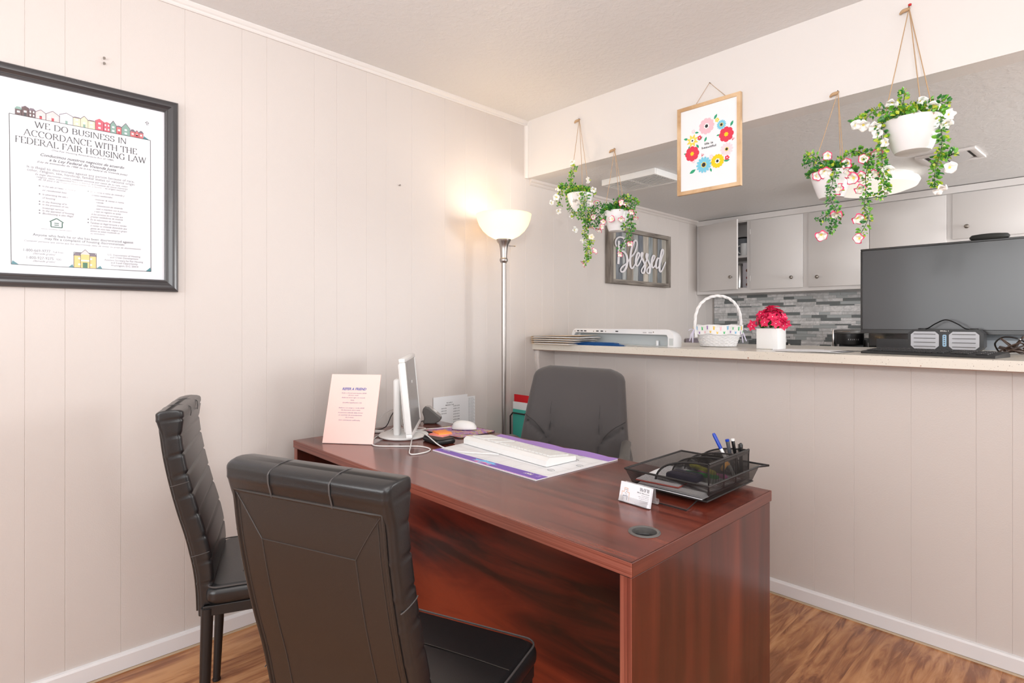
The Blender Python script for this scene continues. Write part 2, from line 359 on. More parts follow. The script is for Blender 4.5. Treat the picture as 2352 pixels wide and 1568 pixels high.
# trims
def moulding(name, prof, p0, p1, u, v, m=WALL):
    g = G(); g.prism(prof, p0, u, v, V(p1) - V(p0)); return struct(name, g, m)
cr = [(0, 0), (0.020, 0), (0.020, -.005), (.014, -.014), (.009, -.018), (.009, -.026), (0.006, -.030), (0, -.030)]
moulding('trim_1', cr, (0, RY, H), (0, 0, H), (1, 0, 0), (0, 0, 1), SOFF)
cr2 = [(0, 0), (0.022, 0), (0.020, -.012), (.010, -.020), (.010, -.026), (.004, -.034), (0, -.034)]
moulding('trim_2', cr2, (0, 0.03, HK), (0, YC, HK), (1, 0, 0), (0, 0, 1))
moulding('trim_3', [(0, 0), (.022, 0), (.022, -.006), (.010, -.016), (0, -.016)], (0, 0, HK - .002), (0, 0, H - .03), (1, 0, 0), (0, 1, 0), SOFF)
bb = [(0, 0), (0.014, 0), (0.014, .048), (.010, .055), (0, .057)]
moulding('baseboard_left', bb, (0, RY, 0.008), (0, YD, 0.008), (1, 0, 0), (0, 0, 1), TRIMW)
moulding('baseboard_right', bb, (0.014, YD, 0.008), (RX, YD, 0.008), (0, -1, 0), (0, 0, 1), TRIMW)
# plank floor
PLANK = []
for k, (c1, c2, c3) in enumerate([((.24, .080, .026), (.45, .195, .075), (.60, .30, .125)), ((.28, .10, .034), (.49, .22, .088), (.64, .33, .145)), ((.20, .064, .021), (.40, .165, .062), (.55, .265, .11)), ((.26, .088, .03), (.47, .205, .080), (.60, .30, .13))]):
    m = wood('floor_plank_wood', c1, c2, c3, (13, 1.7, 3), 1.9 + .25 * k, 0.26, 1.5, 0.2, 0.07, 3); PLANK.append(m)
fl = sbox('floor', (0, RY, -0.06), (RX, YD, -0.008), mat('subfloor', (0.06, 0.03, 0.015), 0.8))
sbox('floor_kitchen', (0, YD, -0.06), (RX, YF, 0.0), mat('kitchen_vinyl', (0.45, 0.30, 0.19), 0.5))
pw = 0.127; x = 0.002; row = 0
pm = {}
while x < RX - .02:
    y = RY - rnd.uniform(0, 1.1)
    while y < YD:
        y0, y1 = max(y, RY), min(y + 1.22, YD)
        if y1 - y0 > 0.002:
            k = rnd.randrange(4)
            g = G().box((x, y0, -0.008), (min(x + pw, RX), y1, 0.0), 0, 0.0005, 1)
            g.obj('plank', PLANK[k], fl)
        y += 1.22
    x += pw; row += 1
# shoe gap strip at the half wall (thin quarter strip that has come away)
moulding('trim_4', [(0, 0), (.017, 0), (.014, .006), (0, .008)], (0.014, YD, 0.0), (RX, YD, 0.0), (0, -1, 0), (0, 0, 1), mat('bare_trim', (.50, .38, .26), .5))
moulding('trim_5', [(0, 0), (.017, 0), (.014, .006), (0, .008)], (0, RY, 0.0), (0, YD, 0.0), (1, 0, 0), (0, 0, 1), bpy.data.materials['bare_trim'])
# small nails left in the wall
def nail(loc, n_, label):
    g = G(); g.M = Matrix.Translation(loc); u = V(n_)
    g.tube([V((0, 0, 0)) - u * .002, u * .010], .0022, 6); g.tube([u * .010, u * .0115], .0042, 8); tag(g.obj('nail', PEWTER), label, 'nail')
nail((0, -0.8935, 1.905), (1, 0, 0), 'bare nail sticking out of the panelled wall above the desk')
nail((0, -2.085, 2.142), (1, 0, 0), 'upper of the two tiny nails above the black framed poster')
nail((0, -2.085, 2.124), (1, 0, 0), 'lower of the two tiny nails above the black framed poster')
# backsplash: single tiles on the far wall
rt = random.Random(11)
TL = [mat('tile_dark_slate', (.14, .155, .155), .22), mat('tile_grey_glass', (.40, .42, .42), .12), mat('tile_pale_stone', (.58, .57, .565), .3), mat('tile_light_marble', (.72, .70, .695), .28)]
for m in TL[2:]:
    mp = coords(m); t = noise_n(m, mp, 14, 5, .6, 2.5); c = m.node_tree.nodes['Principled BSDF'].inputs['Base Color'].default_value
    r_ = ramp(m, t.outputs[0], [(.38, tuple(x * .80 for x in c[:3])), (.6, tuple(min(1, x * 1.1) for x in c[:3]))]); m.node_tree.links.new(r_.outputs[0], m.node_tree.nodes['Principled BSDF'].inputs['Base Color'])
gb = G().box((0.012, YF - 0.006, 0.93), (2.4, YF, 1.465)); gb.obj('tile_bed', mat('grout', (.62, .61, .60), .8), wf)
z = 0.95; row = 0; ntile = 0; last = -1
while z < 1.462:
    hh = rt.choice([.0105, .0235, .0235, .0235, .0235, .047]) if row % 3 else .0105
    if row % 2 and hh == .0105: hh = .0235
    z1 = min(z + hh, 1.464)
    if z1 - z > .004:
        x = 0.014 - rt.uniform(0, .1)
        while x < 1.29:
            L = rt.choice([.08, .11, .14, .17]) * (1.0 if hh < .04 else 1.3)
            xa, xb = max(x, .014), min(x + L, 1.30)
            if xb - xa > .008 and z > 0.99:
                k = rt.choices([0, 1, 2, 3], [.36, .14, .26, .24] if hh < .04 else [0, .1, .4, .5])[0]
                if k == 0 and last == 0: k = rt.choice([2, 3, 1])
                last = k
                G().box((xa + .001, YF - .0115 - (.002 if k == 0 else 0), z + .001), (xb - .001, YF - .006, z1 - .001), 0, .0008, 1).obj('tile', TL[k], wf); ntile += 1
            x += L
    z = z1; row += 1
G().box((0.0, YF - .014, 0.93), (0.014, YF, 1.465)).obj('tile_edge_strip', NICK, wf)

# ============================================================ UPPER CABINETS (fixed along the far wall)
def knob(x, z, parent, y=YC - .017):
    G().lathe([(.004, 0), (.004, .012), (.010, .016), (.0135, .022), (.0125, .028), (.008, .031), (.0001, .032)], 16, (0, 0, 0)).obj('knob', PEWTER, parent, True)
    o = C.objects[-1]; o.rotation_euler = (R(90), 0, 0); o.location = (x, y, z); return o
cabm = thing('wall_cabinets', 'long run of grey-white painted upper cabinets on the kitchen wall, one door ajar', 'cabinet', (0, 0, 0))
g = G()
g.box((0.004, YC, 1.466), (1.728, YC + .018, 1.51)); g.box((0.004, YC, 2.042), (1.728, YC + .018, 2.094))
for a, b_ in [(.004, .034), (.438, .478), (.855, .910), (1.290, 1.305), (1.722, 1.728)]: g.box((a, YC, 1.51), (b_, YC + .018, 2.042))
g.obj('face_frame', CAB, cabm)
g = G()
g.box((0.004, YC + .018, 1.466), (1.728, YF - .001, 1.484)); g.box((0.004, YC + .018, 2.076), (1.728, YF - .001, 2.094))
for a in (0.004, .4445, .87, 1.29, 1.712): g.box((a, YC + .018, 1.484), (a + .016, YF - .001, 2.076))
g.box((0.004, YF - .008, 1.484), (1.728, YF - .002, 2.076)); g.obj('carcass', CAB, cabm)
G().box((.021, YC + .02, 1.757), (.443, YF - .01, 1.775)).obj('shelf', CAB, cabm)
G().box((.004, YC - .010, 2.050), (3.2, YC + .0, 2.094), 0, .003).obj('top_moulding', CAB, cabm)
# the short unit further right
g = G(); g.box((1.728, YC, 1.735), (3.2, YC + .018, 2.05)); g.box((1.728, YC + .018, 1.735), (3.2, YF - .001, 1.753)); g.box((3.18, YC, 1.735), (3.2, YF, 2.05)); g.obj('short_unit_frame', CAB, cabm)
def door(x0, x1, z0, z1, kx, kz, ang=0):
    L = x1 - x0
    d = G().box((0, -.016, z0), (L, 0, z1), 0, .0025).obj('door', CAB, cabm, True)
    d.location = (x0, YC, 0); d.rotation_euler = (0, 0, -R(ang))
    kn = knob(kx - x0, kz, d, -.016)
    for hz in (z0 + .09, z1 - .09):
        side = -0.004 if kx - x0 > L / 2 else L
        G().box((side, -.018, hz - .022), (side + .005, -.010, hz + .022), 0, .001).obj('hinge', CAB, d)
    return d
door(.035, .455, 1.492, 2.045, .405, 1.590, 20)
door(.470, .863, 1.492, 2.045, .789, 1.571)
door(.903, 1.298, 1.492, 2.045, .969, 1.564)
door(1.3005, 1.726, 1.492, 2.045, 1.660, 1.565)
door(1.757, 2.25, 1.757, 2.045, 1.831, 1.829)
door(2.26, 2.72, 1.757, 2.045, 2.6, 1.829)
door(2.73, 3.17, 1.757, 2.045, 2.8, 1.829)

# cabinet contents seen through the gap
mug = thing('coffee_mug', 'white coffee mug with its handle, on the shelf inside the ajar cabinet', 'mug', (.395, 2.17, 1.7755))
G().lathe([(.0001, .002), (.036, 0), (.040, .006), (.041, .10), (.038, .10), (.037, .012), (.0001, .008)], 24).obj('cup', WHPL, mug, True)
a = pi * 1.02
G().tube(catmull([(cos(a) * .039, sin(a) * .039, .085), (cos(a) * .062, sin(a) * .062, .082), (cos(a) * .070, sin(a) * .070, .055), (cos(a) * .055, sin(a) * .055, .028), (cos(a) * .039, sin(a) * .039, .02)], 5), .0055, 8).obj('handle', WHPL, mug, True)
mug2 = thing('glass_pitcher', 'clear glass pitcher with dark rim behind the white mug in the ajar cabinet', 'pitcher', (.33, 2.285, 1.7755))
G().lathe([(.0001, .002), (.05, 0), (.055, .02), (.05, .16), (.047, .16), (.05, .02), (.0001, .01)], 20).obj('body', mat('smoky_glass', (.45, .48, .52), .08, trans=.5), mug2, True)
G().lathe([(.050, .155), (.053, .16), (.050, .168), (.046, .16)], 20).obj('rim', BLKPL, mug2, True)
th = thing('steel_tumbler', 'tall brushed steel tumbler on the cabinet floor behind the ajar door', 'tumbler', (.335, 2.185, 1.4845))
G().lathe([(.0001, 0), (.036, 0), (.038, .01), (.038, .2), (.032, .215), (.0001, .216)], 24).obj('body', CHROME, th, True)
G().lathe([(.033, .215), (.033, .23), (.0001, .232)], 20).obj('lid', GREYPL, th, True)
fb = thing('food_box', 'slim printed carton with brown and red pictures beside the steel tumbler', 'box', (.402, 2.20, 1.4845))
box('carton', (-.03, -.03, 0), (.03, .06, .235), flat('carton_white', 205, 200, 205), fb)
g = G()
for zz, rr_, mi in [(.17, .014, 0), (.11, .012, 1), (.055, .013, 0), (.02, .011, 1)]: g.prism([(rr_ * cos(t_ * .7854), rr_ * sin(t_ * .7854)) for t_ in range(8)], (.008, -.0302, zz), (1, 0, 0), (0, 0, 1), (0, -.0006, 0), mi)
g.obj('picture_print', kind='stuff', parent=fb, m=[flat('print_brown', 120, 60, 40), flat('print_red', 140, 40, 45)])

# ============================================================ BAR COUNTER
TERR = mat('terrazzo', (.70, .65, .57), .22)
n, l, b = nodes(TERR); mp = coords(TERR)
base = None
for (sc, th_, colr) in [(150, .17, (.12, .10, .09)), (55, .16, (.32, .10, .05)), (260, .22, (.42, .34, .27))]:
    vo = n.new('ShaderNodeTexVoronoi'); vo.inputs['Scale'].default_value = sc; l.new(mp.outputs[0], vo.inputs['Vector'])
    nz = n.new('ShaderNodeTexWhiteNoise'); l.new(vo.outputs['Position'], nz.inputs['Vector'])
    lt = n.new('ShaderNodeMath'); lt.operation = 'LESS_THAN'; lt.inputs[1].default_value = th_; l.new(vo.outputs['Distance'], lt.inputs[0])
    l2 = n.new('ShaderNodeMath'); l2.operation = 'LESS_THAN'; l2.inputs[1].default_value = {150: .10, 55: .05, 260: .18}[sc]; l.new(nz.outputs['Value'], l2.inputs[0])
    mm = n.new('ShaderNodeMath'); mm.operation = 'MULTIPLY'; l.new(lt.outputs[0], mm.inputs[0]); l.new(l2.outputs[0], mm.inputs[1])
    mx = n.new('ShaderNodeMix'); mx.data_type = 'RGBA'; l.new(mm.outputs[0], mx.inputs['Factor'])
    if base is None: mx.inputs['A'].default_value = (.70, .65, .57, 1)
    else: l.new(base.outputs['Result'], mx.inputs['A'])
    mx.inputs['B'].default_value = (*colr, 1); base = mx
l.new(base.outputs['Result'], b.inputs['Base Color'])
ct = thing('bar_counter', 'long speckled terrazzo bar counter on the panelled half wall', 'counter', (0, 0, 1.064))
g = G(); g.prism([(0.001, .055), (RX, .15), (RX, 1.06), (2.0, .965), (0.001, .85)], (0, 0, 0), (1, 0, 0), (0, 1, 0), (0, 0, .036)); g.obj('countertop', TERR, ct)
sub = mat('counter_substrate', (.30, .185, .14), .6)
g = G(); g.prism([(0.004, .061), (RX, .156), (RX, YD), (0.004, YD)], (0, 0, -.004), (1, 0, 0), (0, 1, 0), (0, 0, .0045)); g.obj('underside_board', sub, ct)
br = thing('counter_bracket', 'curved painted bracket under the left end of the bar counter', 'bracket', (0, 0, 0))
pts = [(YD - .001, 1.059), (.075, 1.059), (.072, 1.02)] + [(.072 + (YD - .073) * (1 - cos(t_)), 1.02 - .20 * sin(t_)) for t_ in [i * pi / 2 / 10 for i in range(1, 11)]]
g = G(); g.prism(pts, (0.0015, 0, 0), (0, 1, 0), (0, 0, 1), (.037, 0, 0)); g.obj('side_plate', WALL, br)
g = G(); g.tube([(.022, p[0], p[1]) for p in pts[1:]], .006, 6); g.obj('edge_trim', WALL, br, True)

# lower counter, sink side (mostly hidden behind the bar)
lc = thing('base_cabinets', 'grey-white base cabinets along the kitchen wall below the tiles', 'cabinet', (0, 0, 0))
box('carcass', (0.002, 1.84, 0.0), (3.2, YF - .001, .87), CAB, lc)
box('worktop', (0.002, 1.79, .87), (3.2, YF - .015, .91), mat('worktop_laminate', (.35, .33, .31), .3), lc, .004)
for i in range(6): box('door', (.03 + i * .52, 1.824, .12), (.53 + i * .52, 1.84, .84), CAB, lc, .003)

# ceiling fittings in the kitchen
dl = thing('dome_ceiling_light', 'lit round dome light on the kitchen ceiling behind the hanging planters', 'light', (1.455, 1.50, HK))
DOME = mat('lit_dome_glass', (.42, .41, .38), .3, emit=(1, .93, .82), es=.72)
G().lathe([(.205, 0), (.21, -.012), (.20, -.03)], 48).obj('pan', WHPL, dl, True)
G().lathe([(.20, -.018), (.232, -.022), (.238, -.036), (.225, -.062), (.17, -.082), (.10, -.092), (.0001, -.095)], 48).obj('diffuser', DOME, dl, True)
v1 = thing('ceiling_exhaust_grille', 'white rectangular slatted grille hanging just below the kitchen ceiling', 'vent', (.49, .48, HK), R(-2))
g = G(); x0, x1, y0, y1 = -.190, .190, -.130, .130
g.box((x0, y0, -.036), (x1, y0 + .016, 0), 0, .003); g.box((x0, y1 - .016, -.036), (x1, y1, 0), 0, .003); g.box((x0, y0 + .016, -.036), (x0 + .016, y1 - .016, 0), 0, .003); g.box((x1 - .016, y0 + .016, -.036), (x1, y1 - .016, 0), 0, .003)
g.obj('frame', WHPL, v1, True)
box('backing', (x0 + .02, y0 + .02, -.008), (x1 - .02, y1 - .02, 0), mat('vent_dark', (.05, .048, .045), .8), v1)
for i in range(10):
    yy = y0 + .028 + i * .0226
    s0 = G().box((x0 + .017, yy - .0055, -.036), (x1 - .017, yy + .0055, -.0345)).obj('slat', WHPL, v1)
box('divider_bar', (-.006, y0 + .017, -.034), (.006, y1 - .017, -.028), WHPL, v1)
v2 = thing('ceiling_register', 'small square metal air register in the kitchen ceiling, right of the dome light', 'vent', (1.862, 1.27, HK), R(-4))
g = G(); q = .125
for a in ((-q, -q, q, -q + .028), (-q, q - .028, q, q), (-q, -q + .028, -q + .028, q - .028), (q - .028, -q + .028, q, q - .028)): g.box((a[0], a[1], -.012), (a[2], a[3], 0), 0, .002)
g.obj('frame', CAB, v2, True)
box('duct', (-q + .027, -q + .027, -.003), (q - .027, q - .027, 0), bpy.data.materials['vent_dark'], v2)
for k, t_ in ((-1, .35), (1, -.35)):
    o = G().box((-.045, -q + .03, -.0015), (.045, q - .03, .0015)).obj('deflector', CHROME, v2); o.location = (k * .045, 0, -.014); o.rotation_euler = (0, t_, 0)
# ceiling lamp of the office (behind the camera)
ol = thing('office_dome_light', 'round dome light on the office ceiling behind the camera', 'light', (3.75, -1.72, H))
G().lathe([(.16, 0), (.17, -.02), (.16, -.03)], 32).obj('pan', WHPL, ol, True)
G().lathe([(.155, -.02), (.16, -.04), (.12, -.08), (.06, -.10), (.0001, -.105)], 32).obj('diffuser', mat('lit_office_dome', (.9, .9, .88), .3, emit=(1, .97, .92), es=6), ol, True)

# ============================================================ DESK
DZ = 0.745
desk = thing('office_desk', 'large dark mahogany desk with a striped edge band and round cable hole', 'desk', (0, 0, 0))
x0, x1, y0, y1 = 0.100, 1.740, -1.463, -0.757
gcx, gcy, gr = 1.664, -1.298, .030
def top_with_hole():
    g = G(); n_ = 32; zt, zb = DZ, DZ - .030; e = .006
    ring = [(gcx + gr * cos(2 * pi * i / n_), gcy + gr * sin(2 * pi * i / n_)) for i in range(n_)]
    X0, X1, Y0, Y1 = x0 + .003, x1 - .003, y0 + .003, y1 - .003
    sq = []
    for i in range(n_):
        a = 2 * pi * i / n_; c_, s_ = cos(a), sin(a); q = .05
        k = q / max(abs(c_), abs(s_)); sq.append((gcx + c_ * k, gcy + s_ * k))
    for z_, fl_ in ((zt, 1), (zb, -1)):
        vs = [(p[0], p[1], z_) for p in ring] + [(p[0], p[1], z_) for p in sq]
        g.add(vs, [(i, (i + 1) % n_, n_ + (i + 1) % n_, n_ + i) for i in range(n_)])
        q = .05; bx = [(X0, Y0, gcx - q, Y1), (gcx + q, Y0, X1, Y1), (gcx - q, Y0, gcx + q, gcy - q), (gcx - q, gcy + q, gcx + q, Y1)]
        for a in bx: g.add([(a[0], a[1], z_), (a[2], a[1], z_), (a[2], a[3], z_), (a[0], a[3], z_)], [(0, 1, 2, 3)])
    g.add([(p[0], p[1], zt) for p in ring] + [(p[0], p[1], zb) for p in ring], [(i, (i + 1) % n_, n_ + (i + 1) % n_, n_ + i) for i in range(n_)])
    return g
top_with_hole().obj('desktop', MAHOG, desk)
for a in ((x0, y0, x1, y0 + .003), (x0, y1 - .003, x1, y1)):
    G().box((a[0], a[1], DZ - .030), (a[2], a[3], DZ), 0, .0012).obj('edge_band', EDGE, desk)
for a in ((x0, y0 + .003, x0 + .003, y1 - .003), (x1 - .003, y0 + .003, x1, y1 - .003)): G().box((a[0], a[1], DZ - .030), (a[2], a[3], DZ), 0, .0012).obj('edge_band', EDGES, desk)
# thin shadow-gap batten between top and side
for sx_, nm in ((x1 - .030, 0), (x0 + .002, 1)):
    G().box((sx_, y0 + .006, 0.0), (sx_ + .027, y1 - .005, DZ - .0325), 0, .0012).obj('side_panel', MAHOGS, desk)
    G().box((sx_ + .002, y0 + .004, DZ - .0327), (sx_ + .023, y1 - .009, DZ - .0298)).obj('spacer', BLKPL, desk)
    G().box((sx_ - .0005, y0 + .0035, 0.0), (sx_ + .0275, y0 + .006, DZ - .0325), 0, .0008).obj('edge_band', EDGE2, desk)
G().box((x0 + .03, y0 + .20, 0.06), (x1 - .031, y0 + .218, DZ - .031)).obj('modesty_panel', MAHOGP, desk)
g = G().lathe([(.0285, -.012), (.0285, .001), (.030, .0025), (.033, .0035), (.0365, .0018), (.037, 0.0002)], 40, (gcx, gcy, DZ)); g.obj('grommet', GREYPL, desk, True)
G().lathe([(.0285, -.012), (.0270, -.015), (.0001, -.0155)], 32, (gcx, gcy, DZ)).obj('grommet_well', BLKPL, desk, True)
# drawer pedestal on the sitter's side
G().box((x1 - .45, y0 + .26, .10), (x1 - .031, y1 - .03, DZ - .031), 0, .001).obj('pedestal', MAHOGS, desk)
for zz in (.12, .36):
    d = G().box((x1 - .445, y1 - .029, zz), (x1 - .036, y1 - .012, zz + .22), 0, .001).obj('drawer', MAHOGP, desk)
    G().tube([(x1 - .30, y1 - .012, zz + .17), (x1 - .30, y1 + .01, zz + .17), (x1 - .19, y1 + .01, zz + .17), (x1 - .19, y1 - .012, zz + .17)], .004, 6).obj('handle', PEWTER, d)

# ============================================================ BLACK DINING CHAIRS
def rrect(w_, t, c, n_=5, yc=0.0, fr=1.0, bk=1.0):
    """rounded rectangle in x,y, half width w_, half depth t"""
    out = []
    for (sx_, sy_, a0) in ((1, 1, 0), (-1, 1, 90), (-1, -1, 180), (1, -1, 270)):
        for i in range(n_ + 1):
            a = R(a0 + 90 * i / n_); out.append((sx_ * (w_ - c) + c * cos(a), yc + sy_ * (t - c) + c * sin(a)))
    return out
def back_path(v):
    """centre line of the backrest: y and z for v in 0..1, plus thickness"""
    pts = [(0.004, .395), (0.003, .47), (-.003, .54), (-.019, .62), (-.041, .70), (-.060, .78), (-.075, .86), (-.083, .930), (-.087, .984)]
    f = v * (len(pts) - 1); i = min(int(f), len(pts) - 2); t = f - i
    P0 = pts[max(i - 1, 0)]; P1 = pts[i]; P2 = pts[i + 1]; P3 = pts[min(i + 2, len(pts) - 1)]
    cr_ = lambda a, b_, c, d: 0.5 * ((2 * b_) + (c - a) * t + (2 * a - 5 * b_ + 4 * c - d) * t * t + (b_ * 3 - a - 3 * c + d) * t ** 3)
    return cr_(P0[0], P1[0], P2[0], P3[0]), cr_(P0[1], P1[1], P2[1], P3[1])
def make_chair(label, loc, rz, group):
    root = thing('dining_chair', label, 'chair', loc, rz, group)
    hw = .181
    # backrest: a lofted cover with cross seams
    nS = 110; secs = []; seams = [.155, .265, .37, .47, .565, .655, .745, .84, .93]
    frames = []
    for k in range(nS + 1):
        v = k / nS; y, z = back_path(v); ya, za = back_path(max(0, v - .01)); yb, zb = back_path(min(1, v + .01))
        t = V((0, yb - ya, zb - za)).normalized(); nrm = V((0, t.z, -t.y))       # nrm points forward
        th = .020 + .005 * min(1, v / .3)
        if v > .84: th += .010 * min(1, (v - .84) / .09)
        gv = max([math.exp(-((v - s_) / .0045) ** 2) for s_ in seams])
        puff = .004 * (1 - gv)
        rowp = []
        ro = 1.0
        if v > .965: ro = math.sqrt(max(0.05, 1 - ((v - .965) / .035) ** 2 * .93))
        for (px, py) in rrect(hw, th, .013):
            fr = (puff if py > .3 * th else 0) if abs(px) < hw - .018 else puff * .4
            sidepuff = -.0022 * gv if py > -.2 * th else 0
            q = V((px * (1 if abs(px) < hw - .001 else 1 + sidepuff / hw), y, z)) + nrm * ((py + fr - .0035 * gv * (py > 0)) * ro)
            rowp.append(q)
        secs.append(rowp); frames.append((V((0, y, z)), t, nrm, th))
    G().loft(secs).obj('backrest', LEATH, root, True, ang=60)
    # flat matte panel on the rear with an edge roll and two mitred stitch lines
    def rear(u, v):
        k = min(int(v * nS), nS - 1); f = v * nS - k
        p = frames[k][0].lerp(frames[k + 1][0], f); nr = frames[k][2]; th = frames[k][3]
        return V((u, p.y, p.z)) - nr * (min(th, .0255) + .0022 - .004 * (abs(u) / hw) ** 8)
    vt = .885; g = G()
    def rp(a, b_):
        return rear(-(hw - .016) + 2 * (hw - .016) * a, .03 + b_ * (vt - .03))
    g.grid(rp, 24, 40); g.grid(lambda a, b_: rp(a, b_) + V((0, .0035, 0)), 24, 40)
    g.obj('rear_panel', LEATHB, root, True)
    hw2 = hw - .016
    pipe = [rear(-hw2, .03 + i * (vt - .03) / 30) for i in range(31)] + [rear(-hw2 + 2 * hw2 * i / 14, vt) for i in range(1, 15)] + [rear(hw2, vt - i * (vt - .03) / 30) for i in range(1, 31)]
    G().tube(pipe, .0034, 8).obj('piping', LEATHB, root, True)
    g = G(); ins = .060
    a_ = rear(-hw2 + .004, vt - .008); b_ = rear(-hw2 + ins, vt - .145); c_ = rear(hw2 - ins, vt - .145); d_ = rear(hw2 - .004, vt - .008)
    def sline(p0, p1, k=12, u0=None, v0=None, u1=None, v1=None): return [rear(u0 + (u1 - u0) * i / k, v0 + (v1 - v0) * i / k) - V((0, .0004, 0)) for i in range(k + 1)]
    for (u0, v0, u1, v1_) in ((-hw2 + .004, vt - .008, -hw2 + ins, vt - .145), (hw2 - .004, vt - .008, hw2 - ins, vt - .145), (-hw2 + ins, vt - .145, hw2 - ins, vt - .145), (-hw2 + ins, vt - .145, -hw2 + ins, .03), (hw2 - ins, vt - .145, hw2 - ins, .03), (-hw2 + .010, vt - .012, -hw2 + .010, .03), (hw2 - .010, vt - .012, hw2 - .010, .03)):
        g.tube(sline(0, 0, 16, u0, v0, u1, v1_), .0011 if abs(abs(u0) - hw2 + .010) > .001 else .0007, 5)
    g.obj('stitching', STITCH, root, kind='stuff')
    # seams across the rolled top
    g = G()
    for xx in (-.068, .068):
        pts = []
        for i in range(13):
            v = vt + .004 + (1 - vt - .008) * i / 12; k = min(int(v * nS), nS); p, t_, nr, th = frames[k]; ro = math.sqrt(max(.05, 1 - (max(0, v - .965) / .035) ** 2 * .93))
            pts.append(V((xx, p.y, p.z)) - nr * (th * ro + .0004))
        p, t_, nr, th = frames[nS]
        for i in range(5): pts.append(V((xx, p.y, p.z)) + t_ * .0008 + nr * ((-th + 2 * th * i / 4) * .27))
        for i in range(9):
            v = 1 - .09 * i / 8; k = min(int(v * nS), nS); p, t_, nr, th = frames[k]; ro = math.sqrt(max(.05, 1 - (max(0, v - .965) / .035) ** 2 * .93))
            pts.append(V((xx, p.y, p.z)) + nr * ((th + .004) * ro + .0004))
        g.tube(pts, .0013, 5)
    for sx_ in (-1, 1):
        for v in (.30, .62):
            k = int(v * nS); p, t_, nr, th = frames[k]
            g.tube([V((sx_ * (hw - .004 + .0045 * cos(R(a))), p.y, p.z)) + nr * (th * sin(R(a))) for a in range(-70, 71, 14)], .0012, 5)
    g.obj('seam', SEAMW, root, kind='stuff')
    # seat cushion with piped edge
    g = G(); secs = []
    for k in range(9):
        t = k / 8; e = [0, .007, .010, .011, .011, .011, .010, .006, -.006][k]; zz = .428 + .05 * t + (.003 if k == 8 else 0)
        secs.append([V((p[0], .215 + p[1], zz)) for p in rrect(.193 + e, .198 + e, .028)])
    g.loft(secs, 0, False)
    ring = secs[-1]; cz = .4865
    g.add([V((0, .215, cz))] + ring, [(0, 1 + i, 1 + (i + 1) % len(ring)) for i in range(len(ring))]); g.add(secs[0], [tuple(range(len(ring)))])
    seat = g.obj('seat', LEATH, root, True)
    G().tube([V((p[0], .215 + p[1], .4785)) for p in rrect(.1995, .2045, .03)], .0024, 6, closed=True).obj('piping', SEAMW, seat, True)
    g = G()
    for yy in (.145, .285): g.tube([(-.19, yy, .4815), (-.1, yy, .4848), (0, yy, .4862), (.1, yy, .4848), (.19, yy, .4815)], .0012, 5)
    g.obj('seam', LEATHB, seat, kind='stuff')
    # metal frame and legs
    g = G(); 
    for (a, b2) in (((-.19, .0, .398), (.19, .018, .427)), ((-.19, .392, .398), (.19, .41, .427)), ((-.195, .0, .398), (-.177, .41, .427)), ((.177, .0, .398), (.195, .41, .427))): g.box(a, b2, 0, .002)
    g.obj('seat_frame', BLKMET, root)
    for sx_ in (-1, 1):
        G().tube([(sx_ * .184, .010, .42), (sx_ * .184, .004, .2), (sx_ * .184, -.004, .006)], [.0165, .0145, .0115], 14).obj('leg', BLKMET, root, True)
        G().tube([(sx_ * .180, .395, .41), (sx_ * .181, .398, .2), (sx_ * .182, .402, .006)], [.0155, .0135, .0105], 14).obj('leg', BLKMET, root, True)
        for yy in (-.004, .402): G().lathe([(.0125, 0), (.0135, .004), (.0125, .010)], 12, (sx_ * (.184 if yy < 0 else .182), yy, 0), 0, True, True).obj('foot_cap', BLKPL, root, True)
    return root
c1 = make_chair('black leatherette dining chair in the foreground, its tall rolled back turned to the viewer', (1.434, -1.918, 0), R(110.5 - 90), 'black dining chairs before the desk')
c2 = make_chair('black leatherette dining chair near the panelled wall, seen side-on with a cross-seamed back', (.462, -1.874, 0), R(68 - 90), 'black dining chairs before the desk')

# ============================================================ OFFICE CHAIR
oc = thing('office_chair', 'charcoal fabric office swivel chair with armrests behind the desk', 'chair', (.745, -.515, 0), R(211))
# local: +y is the way the sitter faces, x to the sitter's right
def ocw(t):     # half width along the height t 0..1
    ctl = [.205, .242, .258, .262, .256, .250, .244, .238, .232, .226, .205]
    f = t * 10; i = min(int(f), 9); return ctl[i] + (ctl[i + 1] - ctl[i]) * (f - i)
secs = []; NS = 48
for k in range(NS + 1):
    t = k / NS; z = .50 + .515 * t; hwid = ocw(t)
    edge = max(0, (t - .93) / .07); hwid -= .050 * edge ** 2.2
    e0 = max(0, (.06 - t) / .06); hwid -= .04 * e0 ** 2
    y = -.235 - .10 * t + .03 * math.sin(pi * t)
    th = .042 * math.sqrt(max(.06, 1 - edge ** 2 * .92)) * math.sqrt(max(.1, 1 - e0 ** 2 * .9))
    row = []
    for (px, py) in rrect(hwid, th, min(.036, th * .9), 8):
        d = 0
        if py > 0:
            u = px / .26
            # lumbar wings: a raised centre pad between two creases
            ax = abs(px)
            if t < .42: cx_ = .135 + .10 * max(0, (t - .28) / .14) ** 1.4
            else: cx_ = 9
            if t < .42: d -= .010 * math.exp(-((ax - cx_) / .012) ** 2)
            if .30 < t < .66: d -= .008 * math.exp(-((ax - (.118 + .02 * (t - .3))) / .013) ** 2) * (1 - abs(t - .48) / .18)
            d += .010 * math.exp(-(px / .12) ** 2) * (1 if t < .5 else max(0, 1 - (t - .5) / .3))
            d += .014 * (ax / .25) ** 3 * (1 if ax < hwid - .02 else .8)
        row.append(V((px, y + py + d, z)))
    secs.append(row)
